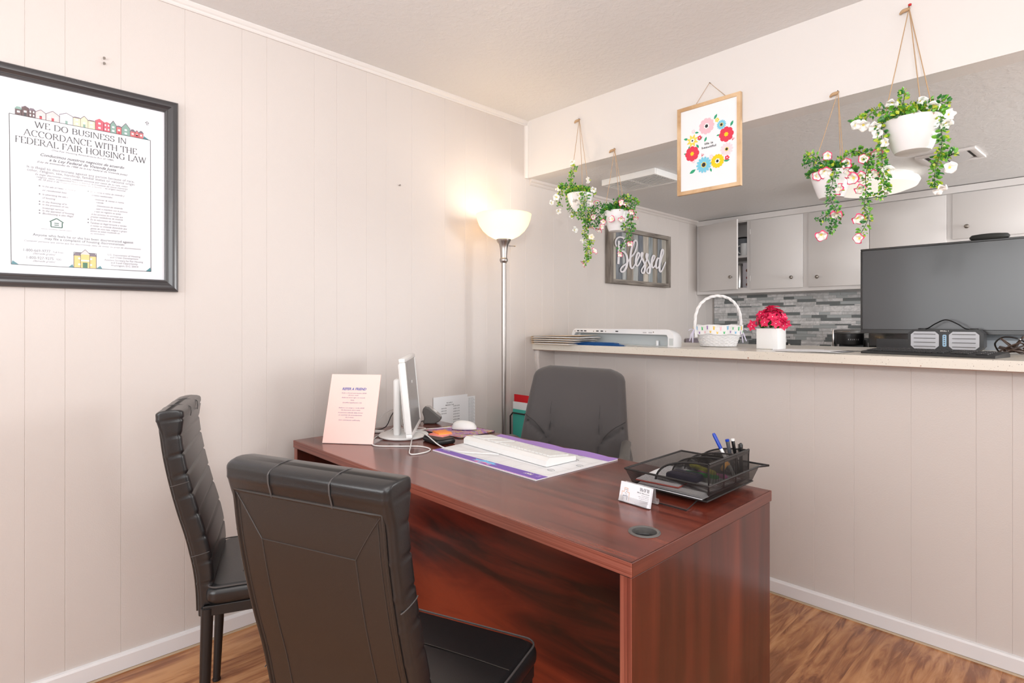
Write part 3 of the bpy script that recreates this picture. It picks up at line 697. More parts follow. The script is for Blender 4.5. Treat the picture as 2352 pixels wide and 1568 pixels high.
# densify across the front: insert extra points on the long front run
def densify(row, n_=26):
    out = []
    L = len(row)
    for i in range(L):
        a, b_ = row[i], row[(i + 1) % L]
        out.append(a)
        if (b_ - a).length > .1:
            for j in range(1, n_): out.append(a.lerp(b_, j / n_))
    return out
def front_relief(p, t, hwid):
    px = p.x; ax = abs(px); d = 0
    if t < .50:
        cx_ = .125 + .12 * max(0, (t - .28) / .22) ** 1.6
        d -= .022 * math.exp(-((ax - cx_) / .009) ** 2)
    if .26 < t < .62: d -= .020 * math.exp(-((ax - .118) / .014) ** 2) * (1 - abs(t - .44) / .18)
    d += .020 * math.exp(-(px / .10) ** 2) * (1 if t < .45 else max(0, 1 - (t - .45) / .35))
    d += .016 * min(1, ax / max(.1, hwid - .03)) ** 4
    return d
secs2 = []
for k, row in enumerate(secs):
    t = k / NS; z = .50 + .515 * t; hwid = ocw(t); edge = max(0, (t - .93) / .07); hwid -= .050 * edge ** 2.2; e0 = max(0, (.06 - t) / .06); hwid -= .04 * e0 ** 2
    y = -.235 - .10 * t + .03 * math.sin(pi * t); th = .042 * math.sqrt(max(.06, 1 - edge ** 2 * .92)) * math.sqrt(max(.1, 1 - e0 ** 2 * .9))
    base_row = densify([V((px, y + py, z)) for (px, py) in rrect(hwid, th, min(.036, th * .9), 8)])
    fade = (1 - edge) * (1 - e0)
    secs2.append([V((p.x, p.y + (front_relief(p, t, hwid) * fade if p.y > y else 0), p.z)) for p in base_row])
bk_ = G().loft(secs2).obj('backrest', FABRIC, oc, True, ang=70); bk_.rotation_euler = (0, R(-2.5), 0); bk_.location = (.020, 0, -.010)
SEAMF = mat('fabric_seam_shadow', (.045, .042, .042), .9)  # dark tubes along seams and creases carry their shade as colour
def fy(px, t):
    hwid = ocw(t); y = -.235 - .10 * t + .03 * math.sin(pi * t); th = .042
    return y + th + front_relief(V((px, 0, 0)), t, hwid)
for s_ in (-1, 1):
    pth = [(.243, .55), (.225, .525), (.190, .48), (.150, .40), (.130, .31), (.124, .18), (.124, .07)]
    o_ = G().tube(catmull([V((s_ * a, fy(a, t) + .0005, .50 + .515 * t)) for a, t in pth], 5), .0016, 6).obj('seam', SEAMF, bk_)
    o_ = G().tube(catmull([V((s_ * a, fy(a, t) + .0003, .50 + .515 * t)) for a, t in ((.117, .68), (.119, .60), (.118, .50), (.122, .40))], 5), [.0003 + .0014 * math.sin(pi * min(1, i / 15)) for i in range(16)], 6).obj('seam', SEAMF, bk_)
g = G(); secs = []
for k in range(7):
    e = [-.03, -.006, 0, 0, -.004, -.016, -.05][k]; secs.append([V((p[0], -.0 + p[1], .43 + .014 * k)) for p in rrect(.245 + e, .24 + e, .07)])
g.loft(secs).obj('seat', FABRIC, oc, True, ang=70)
for s_ in (-1, 1):
    pad = catmull([(s_ * .275, .20, .672), (s_ * .272, .06, .690), (s_ * .268, -.08, .690), (s_ * .262, -.19, .655)], 5)
    a = G().tube(pad, [.022 if 0 < i < len(pad) - 1 else .014 for i in range(len(pad))], 10, flat_=.55, up=(0, 0, 1)).obj('armrest', GREYPL, oc, True)
    G().tube(catmull([(s_ * .27, .06, .68), (s_ * .285, .05, .60), (s_ * .275, .0, .50), (s_ * .20, -.02, .435)], 5), .016, 10).obj('arm_bracket', GREYPL, oc, True)
    G().tube(catmull([(s_ * .268, -.10, .68), (s_ * .285, -.08, .60), (s_ * .275, -.03, .50)], 5), .013, 10).obj('arm_bracket', GREYPL, oc, True)
G().box((-.04, -.25, .40), (.04, -.05, .43), 0, .006).obj('tilt_plate', BLKPL, oc, True)
G().tube([(0, -.10, .40), (0, -.24, .42), (0, -.29, .50), (0, -.30, .62)], .022, 10, flat_=.5).obj('back_support', BLKPL, oc, True)
G().lathe([(.025, .12), (.025, .30), (.016, .30), (.016, .42)], 16, (0, 0, 0), 0, True, True).obj('gas_lift', BLKMET, oc, True)
for i in range(5):
    a = R(72 * i + 20)
    G().tube([(0.02 * cos(a), .02 * sin(a), .12), (.16 * cos(a), .16 * sin(a), .10), (.29 * cos(a), .29 * sin(a), .075)], [.028, .022, .016], 8).obj('base_arm', BLKPL, oc, True)
    G().tube([(.29 * cos(a) - .022 * sin(a), .29 * sin(a) + .022 * cos(a), .029), (.29 * cos(a) + .022 * sin(a), .29 * sin(a) - .022 * cos(a), .029)], .029, 16).obj('caster', BLKPL, oc, True)

# ============================================================ FLOOR LAMP
fl_ = thing('floor_lamp', 'brushed nickel torchiere floor lamp with a lit alabaster glass bowl in the corner', 'lamp', (.20, -.372, 0))
G().lathe([(.0001, 0), (.14, 0), (.142, .012), (.13, .022), (.05, .03), (.016, .045), (.013, .07)], 40).obj('base', NICK, fl_, True)
G().lathe([(.0122, .06), (.0122, 1.548)], 20).obj('pole', NICK, fl_, True)
G().lathe([(.0135, 1.545), (.0175, 1.548), (.0215, 1.556), (.0215, 1.566), (.0175, 1.572), (.0185, 1.60), (.021, 1.625), (.026, 1.645), (.034, 1.656), (.038, 1.664), (.0395, 1.672), (.030, 1.672)], 36).obj('neck', NICK, fl_, True)
SHADE = mat('alabaster_glass', (.93, .86, .74), .35)
n, l, b = nodes(SHADE)
tl = n.new('ShaderNodeBsdfTranslucent'); tl.inputs[0].default_value = (1, .91, .75, 1); mx = n.new('ShaderNodeMixShader'); mx.inputs[0].default_value = .55
l.new(b.outputs[0], mx.inputs[1]); l.new(tl.outputs[0], mx.inputs[2]); l.new(mx.outputs[0], n['Material Output'].inputs['Surface'])
prof = [(.030, 1.667), (.055, 1.676), (.085, 1.692), (.112, 1.716), (.131, 1.745), (.142, 1.775), (.1475, 1.802)]
G().lathe(prof + [(.1445, 1.803)] + [(r_ - .003, z_ + .002) for r_, z_ in prof[::-1]][1:], 64).obj('shade', SHADE, fl_, True)
G().lathe([(.0001, 1.668), (.022, 1.668), (.026, 1.69), (.032, 1.715), (.026, 1.74), (.0001, 1.75)], 20).obj('bulb', mat('lit_bulb', (1, 1, 1), .5, emit=(1, .84, .60), es=26), fl_, True)
G().tube([(.02, .017, 1.636), (.042, .036, 1.634)], .0014, 6).obj('switch_stem', BLKMET, fl_, True)
G().tube([(.042, .036, 1.634), (.048, .041, 1.6335)], .0032, 8).obj('switch_knob', PEWTER, fl_, True)
point('lamp_bulb', (.20, -.372, 1.79), 2.2, (1, .80, .60), .06)

# ============================================================ CORNER FILE STAND
fc = thing('file_cabinet', 'low dark two-drawer cabinet in the corner beside the floor lamp', 'cabinet', (.02, -.215, 0))
box('body', (0, 0, 0), (.40, .35, .555), BLKMET, fc, .003)
for zz in (.03, .29):
    d = box('drawer', (.02, -.012, zz), (.38, 0, zz + .24), GREYPL, fc, .003); box('handle', (.14, -.02, zz + .17), (.26, -.012, zz + .19), PEWTER, d)
fs = thing('wire_file_sorter', 'black wire file sorter on the low corner cabinet', 'file sorter', (.03, -.160, .557))
for k, yy in enumerate((.0, .07, .14)):
    G().tube([(0, yy, .004), (0, yy, .13), (.02, yy, .15), (.21, yy, .15), (.23, yy, .13), (.23, yy, .004)], .0045, 8).obj('divider', BLKMET, fs, True)
for xx in (0, .23): G().tube([(xx, -.01, .004), (xx, .15, .004)], .004, 8).obj('base_rail', BLKMET, fs, True)
def fold(name, label, cat, m, loc, w_, h_, t=.004, lean=0.0, group=None):
    o = thing(name, label, cat, loc, 0, group)
    a = G().box((0, 0, 0), (w_, t, h_), 0, .001).obj('cover', m, o); a.rotation_euler = (lean, 0, 0); return o
TEAL = flat('teal_card', 70, 180, 165); REDC = flat('red_card', 205, 15, 30)
fold('teal_folder', 'teal folder standing at the front of the corner file sorter', 'folder', TEAL, (.035, -.145, .562), .20, .165)
fold('document_stack', 'white documents standing between the teal and red folders', 'papers', PAPER, (.025, -.134, .562), .21, .205, .010)
fold('red_folder', 'red folder standing tallest in the corner file sorter', 'folder', REDC, (.015, -.115, .562), .215, .245, .006)
ho = thing('hole_punch', 'small white and black gadget poking up behind the red folder', 'gadget', (.15, -.083, .557))
box('body', (0, 0, 0), (.06, .05, .27), WHPL, ho, .006); box('slot', (.008, -.001, .24), (.05, .03, .2715), BLKPL, ho, .002)

# ============================================================ FRAMED POSTER
def frame_obj(root, y0, y1, z0, z1, prof, m, name='frame_side'):
    """mitred frame on the left wall; prof = list of (inset from the outer edge, height off the wall)"""
    cor = [(y0, z0), (y1, z0), (y1, z1), (y0, z1)]; dr = [(1, 1), (-1, 1), (-1, -1), (1, -1)]
    for i in range(4):
        a, b_ = cor[i], cor[(i + 1) % 4]; da, db = dr[i], dr[(i + 1) % 4]
        sA = [V((h_, a[0] + da[0] * i_, a[1] + da[1] * i_)) for i_, h_ in prof]; sB = [V((h_, b_[0] + db[0] * i_, b_[1] + db[1] * i_)) for i_, h_ in prof]
        G().loft([sA, sB]).obj(name, m, root, True, ang=28)
po = thing('framed_poster', 'large black framed housing notice behind glass on the panelled wall', 'poster', (0.001, 0, 0))
FRB = mat('satin_black_frame', (.035, .034, .038), .30, spec=.7, coat=.3)
frame_obj(po, -2.415, -1.861, 1.342, 2.044, [(0, 0), (0, .016), (.004, .022), (.012, .0245), (.022, .023), (.030, .017), (.033, .016), (.036, .017), (.041, .015), (.043, .010), (.043, 0)], FRB)
box('paper', (.004, -2.385, 1.375), (.006, -1.895, 2.01), flat('poster_paper', 226, 228, 234), po)
gl_ = G(); gl_.add([(.0135, -2.374, 1.382), (.0135, -1.902, 1.382), (.0135, -1.902, 2.003), (.0135, -2.374, 2.003)], [(0, 1, 2, 3)]); gl_.obj('glass', GLASS, po)
U, Vv = (0, 1, 0), (0, 0, 1); XP = .0066
g = G()
def ser(s_, ya, yb, z, h): serif_to(g, s_, (XP, ya, z), U, Vv, yb - ya, h)
def tx(gg, s_, ya, yb, z, h, shear=0, bold=0, mi=0): text_to(gg, s_, (XP, ya, z), U, Vv, yb - ya, h, mi, shear, bold)
ser('WE DO BUSINESS IN', -2.269, -2.020, 1.859, .0195); ser('ACCORDANCE WITH THE', -2.296, -1.989, 1.8285, .0205); ser('FEDERAL FAIR HOUSING LAW', -2.317, -1.961, 1.802, .0205)
g2 = G()
tx(g2, '(The Fair Housing Amendments Act of 1988)', -2.225, -2.058, 1.792, .0052)
tx(g2, 'Conducimos nuestros negocios de acuerdo', -2.254, -2.027, 1.770, .0095, .35, .01)
tx(g2, 'a la Ley Federal de Vivienda Justa', -2.232, -2.051, 1.757, .0095, .35, .01)
tx(g2, '(Ley de enmiendas de 1988 de la Ley Federal de Vivienda Justa)', -2.262, -2.018, 1.7475, .0062, .35)
tx(g2, 'Anyone who feels he or she has been discriminated against', -2.273, -2.000, 1.509, .0085)
tx(g2, 'may file a complaint of housing discrimination:', -2.243, -2.026, 1.499, .0085)
g3 = G()
tx(g3, 'It is illegal to discriminate against any person because of race,', -2.287, -1.997, 1.726, .0085)
tx(g3, 'color, religion, sex, handicap, familial status or national origin', -2.287, -1.997, 1.716, .0085)
tx(g3, 'Es ilegal discriminar contra cualquier persona por razon de su raza, color,', -2.267, -2.016, 1.706, .0062, .35)
tx(g3, 'religion, sexo, incapacidad fisica o mental, la presencia de ninos menores', -2.264, -2.017, 1.6975, .0062, .35)
tx(g3, 'de 18 anos o de mujeres embarazadas en la familia o su origen nacional', -2.259, -2.022, 1.690, .0062, .35)
LB = [('In the sale or rental of housing', 1.6695, 1, .086), ('or residential lots', 1.657, 0, .062), ('In advertising the sale or rental', 1.643, 1, .088), ('of housing', 1.632, 0, .033), ('In the financing of housing', 1.619, 1, .082), ('In the provision of real estate', 1.610, 1, .088), ('brokerage services', 1.599, 0, .055), ('In the appraisal of housing', 1.590, 1, .082), ('Blockbusting is also illegal', 1.581, 1, .080)]
for s_, z_, bl, w_ in LB:
    tx(g3, s_, -2.249, -2.249 + w_, z_, .0062, .3)
    if bl: g3.add([(XP, -2.258, z_ + .001), (XP, -2.2545, z_ + .001), (XP, -2.2545, z_ + .0045), (XP, -2.258, z_ + .0045)], [(0, 1, 2, 3)])
RB = [('En la venta o renta de vivienda y', 1.672, 1, .097), ('terrenos residenciales', 1.661, 0, .062), ('Al anunciar la venta o renta', 1.6475, 1, .095), ('de vivienda', 1.638, 0, .036), ('En la financiacion de vivienda', 1.6265, 1, .091), ('Amenazar o interferir con la persona', 1.616, 1, .105), ('para que no registre su queja', 1.6065, 0, .086), ('En los servicios de corretaje que', 1.596, 1, .092), ('prestan vendedores de vivienda', 1.587, 0, .092), ('En la valoracion de vivienda', 1.577, 1, .085), ('Tambien es ilegal forzarle a vender', 1.566, 1, .104), ('o rentar su vivienda diciendole que', 1.5565, 0, .104), ('gente de otra raza, religion o grupo', 1.547, 0, .104), ('etnico se estan mudando en', 1.5385, 0, .083), ('su vecindario', 1.530, 0, .040)]
for s_, z_, bl, w_ in RB:
    tx(g3, s_, -2.123, -2.123 + w_, z_, .0062, .3)
    if bl: g3.add([(XP, -2.131, z_ + .001), (XP, -2.1275, z_ + .001), (XP, -2.1275, z_ + .0045), (XP, -2.131, z_ + .0045)], [(0, 1, 2, 3)])
tx(g3, 'Cualquier persona que sienta que fue discriminada debe de enviar su queja de discriminacion:', -2.294, -1.976, 1.489, .0055, .35)
tx(g3, '1-800-669-9777', -2.296, -2.229, 1.457, .0092); tx(g3, 'Toll Free', -2.223, -2.196, 1.457, .006)
tx(g3, '(llamada gratis)', -2.272, -2.217, 1.449, .0062, .3); tx(g3, '1-800-927-9275', -2.288, -2.221, 1.4335, .0092); tx(g3, 'TDD', -2.215, -2.201, 1.4335, .006); tx(g3, '(llamada gratis)', -2.272, -2.217, 1.425, .0062, .3)
tx(g3, 'U.S. Department of Housing', -2.075, -1.979, 1.461, .0062); tx(g3, 'and Urban Development', -2.068, -1.985, 1.4525, .0062)
tx(g3, 'Assistant Secretary for Fair Housing', -2.084, -1.971, 1.4425, .0062); tx(g3, 'and Equal Opportunity', -2.066, -1.987, 1.434, .0062); tx(g3, 'Washington, D.C. 20410', -2.066, -1.985, 1.4245, .0062)
tx(g3, 'EQUAL HOUSING OPPORTUNITY', -2.252, -2.172, 1.5325, .0032)
g.obj('heading_print', flat('print_heading_grey', 62, 62, 68), po, kind='stuff'); g2.obj('bold_print', flat('print_charcoal', 72, 72, 78), po, kind='stuff'); g3.obj('small_print', flat('print_grey', 120, 120, 126), po, kind='stuff')
def rectl(gg, ya, za, yb, zb, t, mi=0, X_=XP, n_=1):
    gg.add([(X_, ya, za), (X_, yb, za), (X_, yb, zb), (X_, ya, zb)], [(0, 1, 2, 3)], mi)
def poly(gg, pts, mi=0, X_=XP): gg.add([(X_, p[0], p[1]) for p in pts], [tuple(range(len(pts)))], mi)
def seg(gg, a, b_, t, mi=0, X_=XP):
    d = (b_[0] - a[0], b_[1] - a[1]); L = math.hypot(*d); nx, ny = -d[1] / L * t / 2, d[0] / L * t / 2
    poly(gg, [(a[0] + nx, a[1] + ny), (a[0] - nx, a[1] - ny), (b_[0] - nx, b_[1] - ny), (b_[0] + nx, b_[1] + ny)], mi, X_)
g = G()
for a, b_ in (((-2.330, 1.889), (-1.948, 1.889)), ((-1.948, 1.889), (-1.946, 1.413)), ((-1.946, 1.413), (-2.325, 1.413)), ((-2.325, 1.413), (-2.330, 1.889))): seg(g, a, b_, .0016)
g.obj('border_line', INK, po)
# equal housing mark
GREENP = flat('print_green', 40, 95, 80); g = G()
cx_, cz_ = -2.213, 1.555
for a, b_ in (((-.018, .004), (0, .0165)), ((0, .0165), (.018, .004)), ((-.0145, .004), (-.0145, -.0125)), ((.0145, .004), (.0145, -.0125)), ((-.0145, -.0125), (.0145, -.0125))): seg(g, (cx_ + a[0], cz_ + a[1]), (cx_ + b_[0], cz_ + b_[1]), .0030)
for dz in (.0005, -.0055): seg(g, (cx_ - .006, cz_ + dz), (cx_ + .006, cz_ + dz), .0024)
g.obj('house_mark', GREENP, po, kind='stuff')
# row of little printed houses: body, roof, windows, door
cols = [flat('print_brown_dark', 95, 70, 72), flat('print_pink', 232, 205, 205), flat('print_white', 222, 225, 232), flat('print_cream', 232, 222, 190), flat('print_rose', 205, 90, 110), flat('print_sage', 130, 165, 155), flat('print_red_soft', 205, 110, 115), flat('print_roof', 120, 105, 118), flat('print_window', 238, 240, 245), flat('print_door_red', 190, 60, 75), flat('print_yellow', 240, 200, 120), flat('print_green_door', 45, 110, 75), flat('print_teal', 70, 130, 140), INK]
g = G(); zb = 1.8895
def house(a, b_, h, ci, roof=7, gable=True, win=(2, 2), dr=None, rh=None):
    rh = rh or (b_ - a) * .35; X1 = XP; X2 = XP + .0003; X3 = XP + .0006
    poly(g, [(a, zb), (b_, zb), (b_, zb + h), (a, zb + h)], ci, X1)
    if gable: poly(g, [(a - .001, zb + h), (b_ + .001, zb + h), ((a + b_) / 2, zb + h + rh)], ci, X1); seg(g, (a - .001, zb + h), ((a + b_) / 2, zb + h + rh), .0018, roof, X2); seg(g, ((a + b_) / 2, zb + h + rh), (b_ + .001, zb + h), .0018, roof, X2)
    else: poly(g, [(a - .002, zb + h), (b_ + .002, zb + h), (b_ - .004, zb + h + rh), (a + .004, zb + h + rh)], roof, X2)
    nx, nz = win
    for i in range(nx):
        for j in range(nz):
            wx = a + (b_ - a) * (i + .5) / nx; wz = zb + h * (j + .55) / nz; s_ = min((b_ - a) / nx * .22, .0035)
            poly(g, [(wx - s_, wz - .003), (wx + s_, wz - .003), (wx + s_, wz + .003), (wx - s_, wz + .003)], 8, X3)
    if dr is not None:
        m_ = (a + b_) / 2; poly(g, [(m_ - .003, zb), (m_ + .003, zb), (m_ + .003, zb + .010), (m_ - .003, zb + .010)], dr, X3)
    for xx in (a, b_): seg(g, (xx, zb), (xx, zb + h), .0008, 7, X2)
house(-2.316, -2.300, .018, 0, 5, False, (1, 1), None, .008); house(-2.300, -2.283, .026, 0, 7, True, (1, 1), 13); house(-2.283, -2.267, .022, 0, 7, False, (2, 2), None, .007)
house(-2.266, -2.241, .020, 1, 7, True, (1, 1), 9, .010); house(-2.240, -2.206, .020, 1, 7, True, (2, 1), 9, .013)
house(-2.205, -2.170, .027, 2, 7, True, (3, 1), 5, .009); house(-2.170, -2.150, .026, 3, 7, False, (1, 2), None, .004); house(-2.150, -2.130, .026, 3, 7, True, (1, 1), 5, .012); house(-2.130, -2.110, .025, 3, 7, False, (1, 2), None, .004)
house(-2.110, -2.086, .030, 4, 6, True, (1, 2), None, .009); house(-2.086, -2.068, .028, 4, 6, True, (2, 2), None, .005)
house(-2.068, -2.050, .026, 5, 7, True, (1, 2), None, .016); house(-2.050, -2.035, .024, 6, 7, False, (1, 1), 9, .005); house(-2.035, -2.010, .024, 5, 7, True, (1, 2), None, .018)
house(-2.009, -1.995, .018, 6, 7, False, (1, 1), None, .008); house(-1.995, -1.983, .016, 6, 7, True, (1, 1), 9, .009); house(-1.983, -1.970, .018, 6, 7, False, (1, 1), None, .008)
poly(g, [(-1.970, zb), (-1.952, zb), (-1.960, zb + .005), (-1.968, zb + .010)], 12)
# building at the bottom
zb = 1.4135; house(-2.168, -2.107, .040, 10, 7, False, (2, 2), None, .011); poly(g, [(-2.150, zb), (-2.125, zb), (-2.125, zb + .046), (-2.150, zb + .046)], 10, XP + .0007)
poly(g, [(-2.152, zb + .045), (-2.123, zb + .045), (-2.1375, zb + .062)], 1, XP + .0009)
for a, b_ in (((-2.152, zb + .045), (-2.1375, zb + .062)), ((-2.1375, zb + .062), (-2.123, zb + .045)), ((-2.168, zb), (-2.168, zb + .051)), ((-2.107, zb), (-2.107, zb + .051)), ((-2.168, zb + .051), (-2.148, zb + .051)), ((-2.127, zb + .051), (-2.107, zb + .051)), ((-2.150, zb), (-2.150, zb + .045)), ((-2.125, zb), (-2.125, zb + .045))): seg(g, a, b_, .0013, 13, XP + .001)
poly(g, [(-2.144, zb), (-2.131, zb), (-2.131, zb + .018), (-2.144, zb + .018)], 11, XP + .001); poly(g, [(-2.149, zb + .022), (-2.126, zb + .022), (-2.126, zb + .027), (-2.149, zb + .027)], 2, XP + .001)
for a, b_ in ((-2.182, -2.168), (-2.107, -2.090)): poly(g, [(a, zb), (b_, zb), ((a + b_) / 2 + .003, zb + .010)], 12)
poly(g, [(-2.325, zb), (-2.307, zb), (-2.322, zb + .012)], 12); poly(g, [(-1.962, zb), (-1.946, zb), (-1.948, zb + .014)], 12)
g.obj('house_pictures', cols, po, kind='stuff')
g = G(); lx, lz = -1.958, 1.948
for a, b_ in (((-.006, 0), (0, .007)), ((0, .007), (.006, 0)), ((-.006, 0), (-.002, .002)), ((.006, 0), (.002, .002)), ((-.0018, .002), (-.0018, -.007)), ((.0018, .002), (.0018, -.007))): seg(g, (lx + a[0], lz + a[1]), (lx + b_[0], lz + b_[1]), .0010)
g.obj('corner_mark', INK, po, kind='stuff')

# ============================================================ WOOD-FRAMED FLOWER PRINT ON THE BEAM
OAK = wood('pale_oak', (.50, .31, .16), (.66, .45, .26), (.74, .54, .34), (3, 14, 2.2), 3, .5, .6, 0, .03, 3)
fp = thing('flower_print', 'wood-framed print of a bright flower wreath hanging from the beam', 'picture', (0, -.004, 0))
X0, X1, Z0, Z1 = 1.021, 1.323, 1.823, 2.229
def bar(a, b_, c, d):
    g = G(); g.add([(p[0], yy, p[1]) for yy in (-.018, 0) for p in (a, b_, c, d)], [(0, 1, 2, 3), (7, 6, 5, 4), (0, 4, 5, 1), (1, 5, 6, 2), (2, 6, 7, 3), (3, 7, 4, 0)]); g.obj('frame_side', OAK, fp)
t_ = .0165
bar((X0, Z0), (X1, Z0), (X1 - t_, Z0 + t_), (X0 + t_, Z0 + t_)); bar((X1, Z0), (X1, Z1), (X1 - t_, Z1 - t_), (X1 - t_, Z0 + t_))
bar((X1, Z1), (X0, Z1), (X0 + t_, Z1 - t_), (X1 - t_, Z1 - t_)); bar((X0, Z1), (X0, Z0), (X0 + t_, Z0 + t_), (X0 + t_, Z1 - t_))
box('print_board', (X0 + t_ - .001, -.012, Z0 + t_ - .001), (X1 - t_ + .001, -.008, Z1 - t_ + .001), flat('print_board_white', 236, 238, 242), fp)
G().tube([(1.106, -.006, 2.228), (1.176, -.006, 2.313), (1.255, -.006, 2.228)], .0012, 6).obj('hanging_cord', TWINE, fp)
G().tube([(1.176, .004, 2.313), (1.176, -.008, 2.313)], .002, 6).obj('nail', PEWTER, fp)
FC = dict(pink=flat('paint_pink', 250, 190, 200), lb=flat('paint_light_blue', 120, 200, 225), red=flat('paint_red', 220, 55, 80), pale=flat('paint_pale_pink', 248, 215, 222), yel=flat('paint_yellow', 252, 205, 15), ys=flat('paint_soft_yellow', 248, 215, 90), gr=flat('paint_green', 45, 165, 120), blk=flat('paint_black', 40, 42, 48), wh=flat('paint_white', 250, 248, 246), teal=flat('paint_teal', 30, 120, 100))
YL = [-.0124]
def pt(x, z): return (x, YL[0], z)
def fl(name, cx_, cz_, r_, m, np_, depth=.22, pointy=False, inner=None, core=None, ri=.42, rc=.2, ang=0):
    g = G(); y = YL[0]; k = np_ * 8; P_ = []
    for i in range(k):
        a = 2 * pi * i / k + ang; ph = abs(math.cos(np_ * a / 2)) if not pointy else (1 - abs(((a * np_ / (2 * pi)) % 1) - .5) * 2)
        rr = r_ * (1 - depth + depth * (ph ** .6 if not pointy else ph)); P_.append((cx_ + rr * cos(a), y, cz_ + rr * sin(a)))
    g.add([(cx_, y, cz_)] + P_, [(0, 1 + (i + 1) % k, 1 + i) for i in range(k)], 0)
    ms = [m]
    if inner:
        ms.append(inner); Q = []
        for i in range(40):
            a = 2 * pi * i / 40; rr = r_ * ri * (.85 + .15 * math.cos(a * 7)); Q.append((cx_ + rr * cos(a), y - .0003, cz_ + rr * sin(a)))
        g.add(Q, [tuple(range(40))], len(ms) - 1)
    if core:
        ms.append(core); g.add([(cx_ + r_ * rc * cos(2 * pi * i / 18), y - .0006, cz_ + r_ * rc * sin(2 * pi * i / 18) * 1.05) for i in range(18)], [tuple(range(18))], len(ms) - 1)
    g.obj(name, ms, fp, kind='stuff')
def leafp(cx_, cz_, L, a, m='gr', w_=.45):
    g = G(); y = YL[0] + .0001; d = V((cos(R(a)), 0, sin(R(a)))); nn = V((-sin(R(a)), 0, cos(R(a)))); o_ = V((cx_, y, cz_))
    P_ = [o_ + d * (L * t_) + nn * (L * w_ * .5 * math.sin(pi * t_)) for t_ in (0, .2, .4, .6, .8, 1)] + [o_ + d * (L * t_) - nn * (L * w_ * .5 * math.sin(pi * t_)) for t_ in (.8, .6, .4, .2)]
    g.add(P_, [tuple(range(10))], 0); g.add([o_ + V((0, -.0002, 0)) + nn * .0004, o_ + V((0, -.0002, 0)) - nn * .0004, o_ + V((0, -.0002, 0)) + d * L * .85], [(0, 1, 2)], 1)
    g.obj('painted_leaf', [FC[m], FC['teal']], fp, kind='stuff')
for a in ((1.200, 2.139, .026, 55), (1.127, 2.098, .020, 170), (1.145, 2.075, .024, 215), (1.165, 2.07, .024, 245), (1.276, 2.090, .026, 62), (1.227, 2.065, .016, 190), (1.075, 2.078, .024, 165), (1.115, 2.046, .022, 305), (1.082, 2.046, .018, 250), (1.068, 2.012, .016, 170), (1.240, 1.975, .020, 70), (1.112, 1.932, .034, 205), (1.182, 1.925, .020, 290), (1.245, 1.944, .028, 0)): leafp(*a)
fl('painted_flower', 1.165, 2.118, .037, FC['pink'], 11, .14, inner=FC['wh'], core=FC['blk'], ri=.38, rc=.2)
fl('painted_flower', 1.235, 2.107, .022, FC['lb'], 15, .28, inner=FC['ys'], core=FC['blk'], ri=.45, rc=.26)
fl('painted_flower', 1.257, 2.059, .034, FC['red'], 8, .14, inner=FC['yel'], ri=.32)
fl('painted_flower', 1.259, 1.993, .030, FC['pale'], 12, .28, inner=FC['ys'], core=FC['blk'], ri=.34, rc=.19)
YL[0] -= .0012
fl('painted_flower', 1.217, 1.949, .031, FC['yel'], 14, .14, inner=FC['wh'], core=FC['blk'], ri=.42, rc=.2)
fl('painted_flower', 1.152, 1.945, .037, FC['lb'], 14, .30, inner=FC['ys'], core=FC['blk'], ri=.40, rc=.25)
fl('painted_flower', 1.095, 2.007, .035, FC['red'], 8, .14, inner=FC['yel'], ri=.30)
YL[0] += .0008
fl('painted_flower', 1.096, 2.067, .030, FC['ys'], 8, .5, True, inner=FC['wh'], core=FC['blk'], ri=.38, rc=.14)
for (x_, z_, r_, c_) in ((1.131, 2.073, .011, 'red'), (1.261, 1.955, .011, 'red'), (1.215, 2.133, .010, 'ys'), (1.101, 2.108, .010, 'pale'), (1.101, 1.972, .010, 'pale'), (1.188, 1.975, .010, 'pale')):
    fl('painted_flower', x_, z_, r_, FC[c_], 5, .35, inner=FC['wh'], ri=.28)
g = G()
for (x_, z_) in ((1.142, 1.985), (1.284, 2.026)):
    for a in (35, 60, 90):
        d = V((cos(R(a)), 0, sin(R(a)))); o_ = V((x_, YL[0], z_)); g.tube([o_, o_ + d * .012], .0008, 4); g.lathe([(.0001, -.0003), (.0018, 0), (.0001, .0003)], 6, tuple(o_ + d * .013))
g.obj('painted_sprig', FC['red'], fp, kind='stuff')
YL[0] = -.0124; g = G()
text_to(g, 'life is', (1.176, YL[0] - .0004, 2.034), (1, 0, 0), (0, 0, 1), .040, .0100, 0, 0, .016, 'C'); text_to(g, 'beautiful', (1.176, YL[0] - .0004, 2.018), (1, 0, 0), (0, 0, 1), .068, .0100, 0, 0, .016, 'C')
g.obj('lettering', INK, fp, kind='stuff')

# ============================================================ WOODEN WORD SIGN ON THE LEFT WALL
bs = thing('word_sign', 'weathered grey plank sign with raised white script word in the kitchen', 'sign', (0.001, 0, 0))
GW = wood('weathered_frame_wood', (.13, .11, .095), (.22, .19, .165), (.30, .27, .235), (14, 14, 1.5), 3, .7, .6, 0, .1, 3)
GWH = wood('weathered_frame_wood_flat', (.13, .11, .095), (.22, .19, .165), (.30, .27, .235), (14, 1.5, 14), 3, .7, .6, 0, .1, 3)
A0, A1, B0, B1, D_, fw = .790, 1.585, 1.504, 1.908, .050, .030
for lo, hi, m_ in (((0, A0, B0), (D_, A0 + fw, B1), GW), ((0, A1 - fw, B0), (D_, A1, B1), GW), ((0, A0 + fw, B0), (D_, A1 - fw, B0 + fw), GWH), ((0, A0 + fw, B1 - fw), (D_, A1 - fw, B1), GWH)): box('frame_side', lo, hi, m_, bs, .0015)
pcs = [(.40, .37, .32), (.19, .205, .225), (.33, .34, .34), (.30, .26, .22), (.37, .38, .375), (.17, .185, .21), (.42, .38, .33), (.27, .30, .31), (.34, .30, .25), (.21, .225, .24), (.44, .41, .36)]
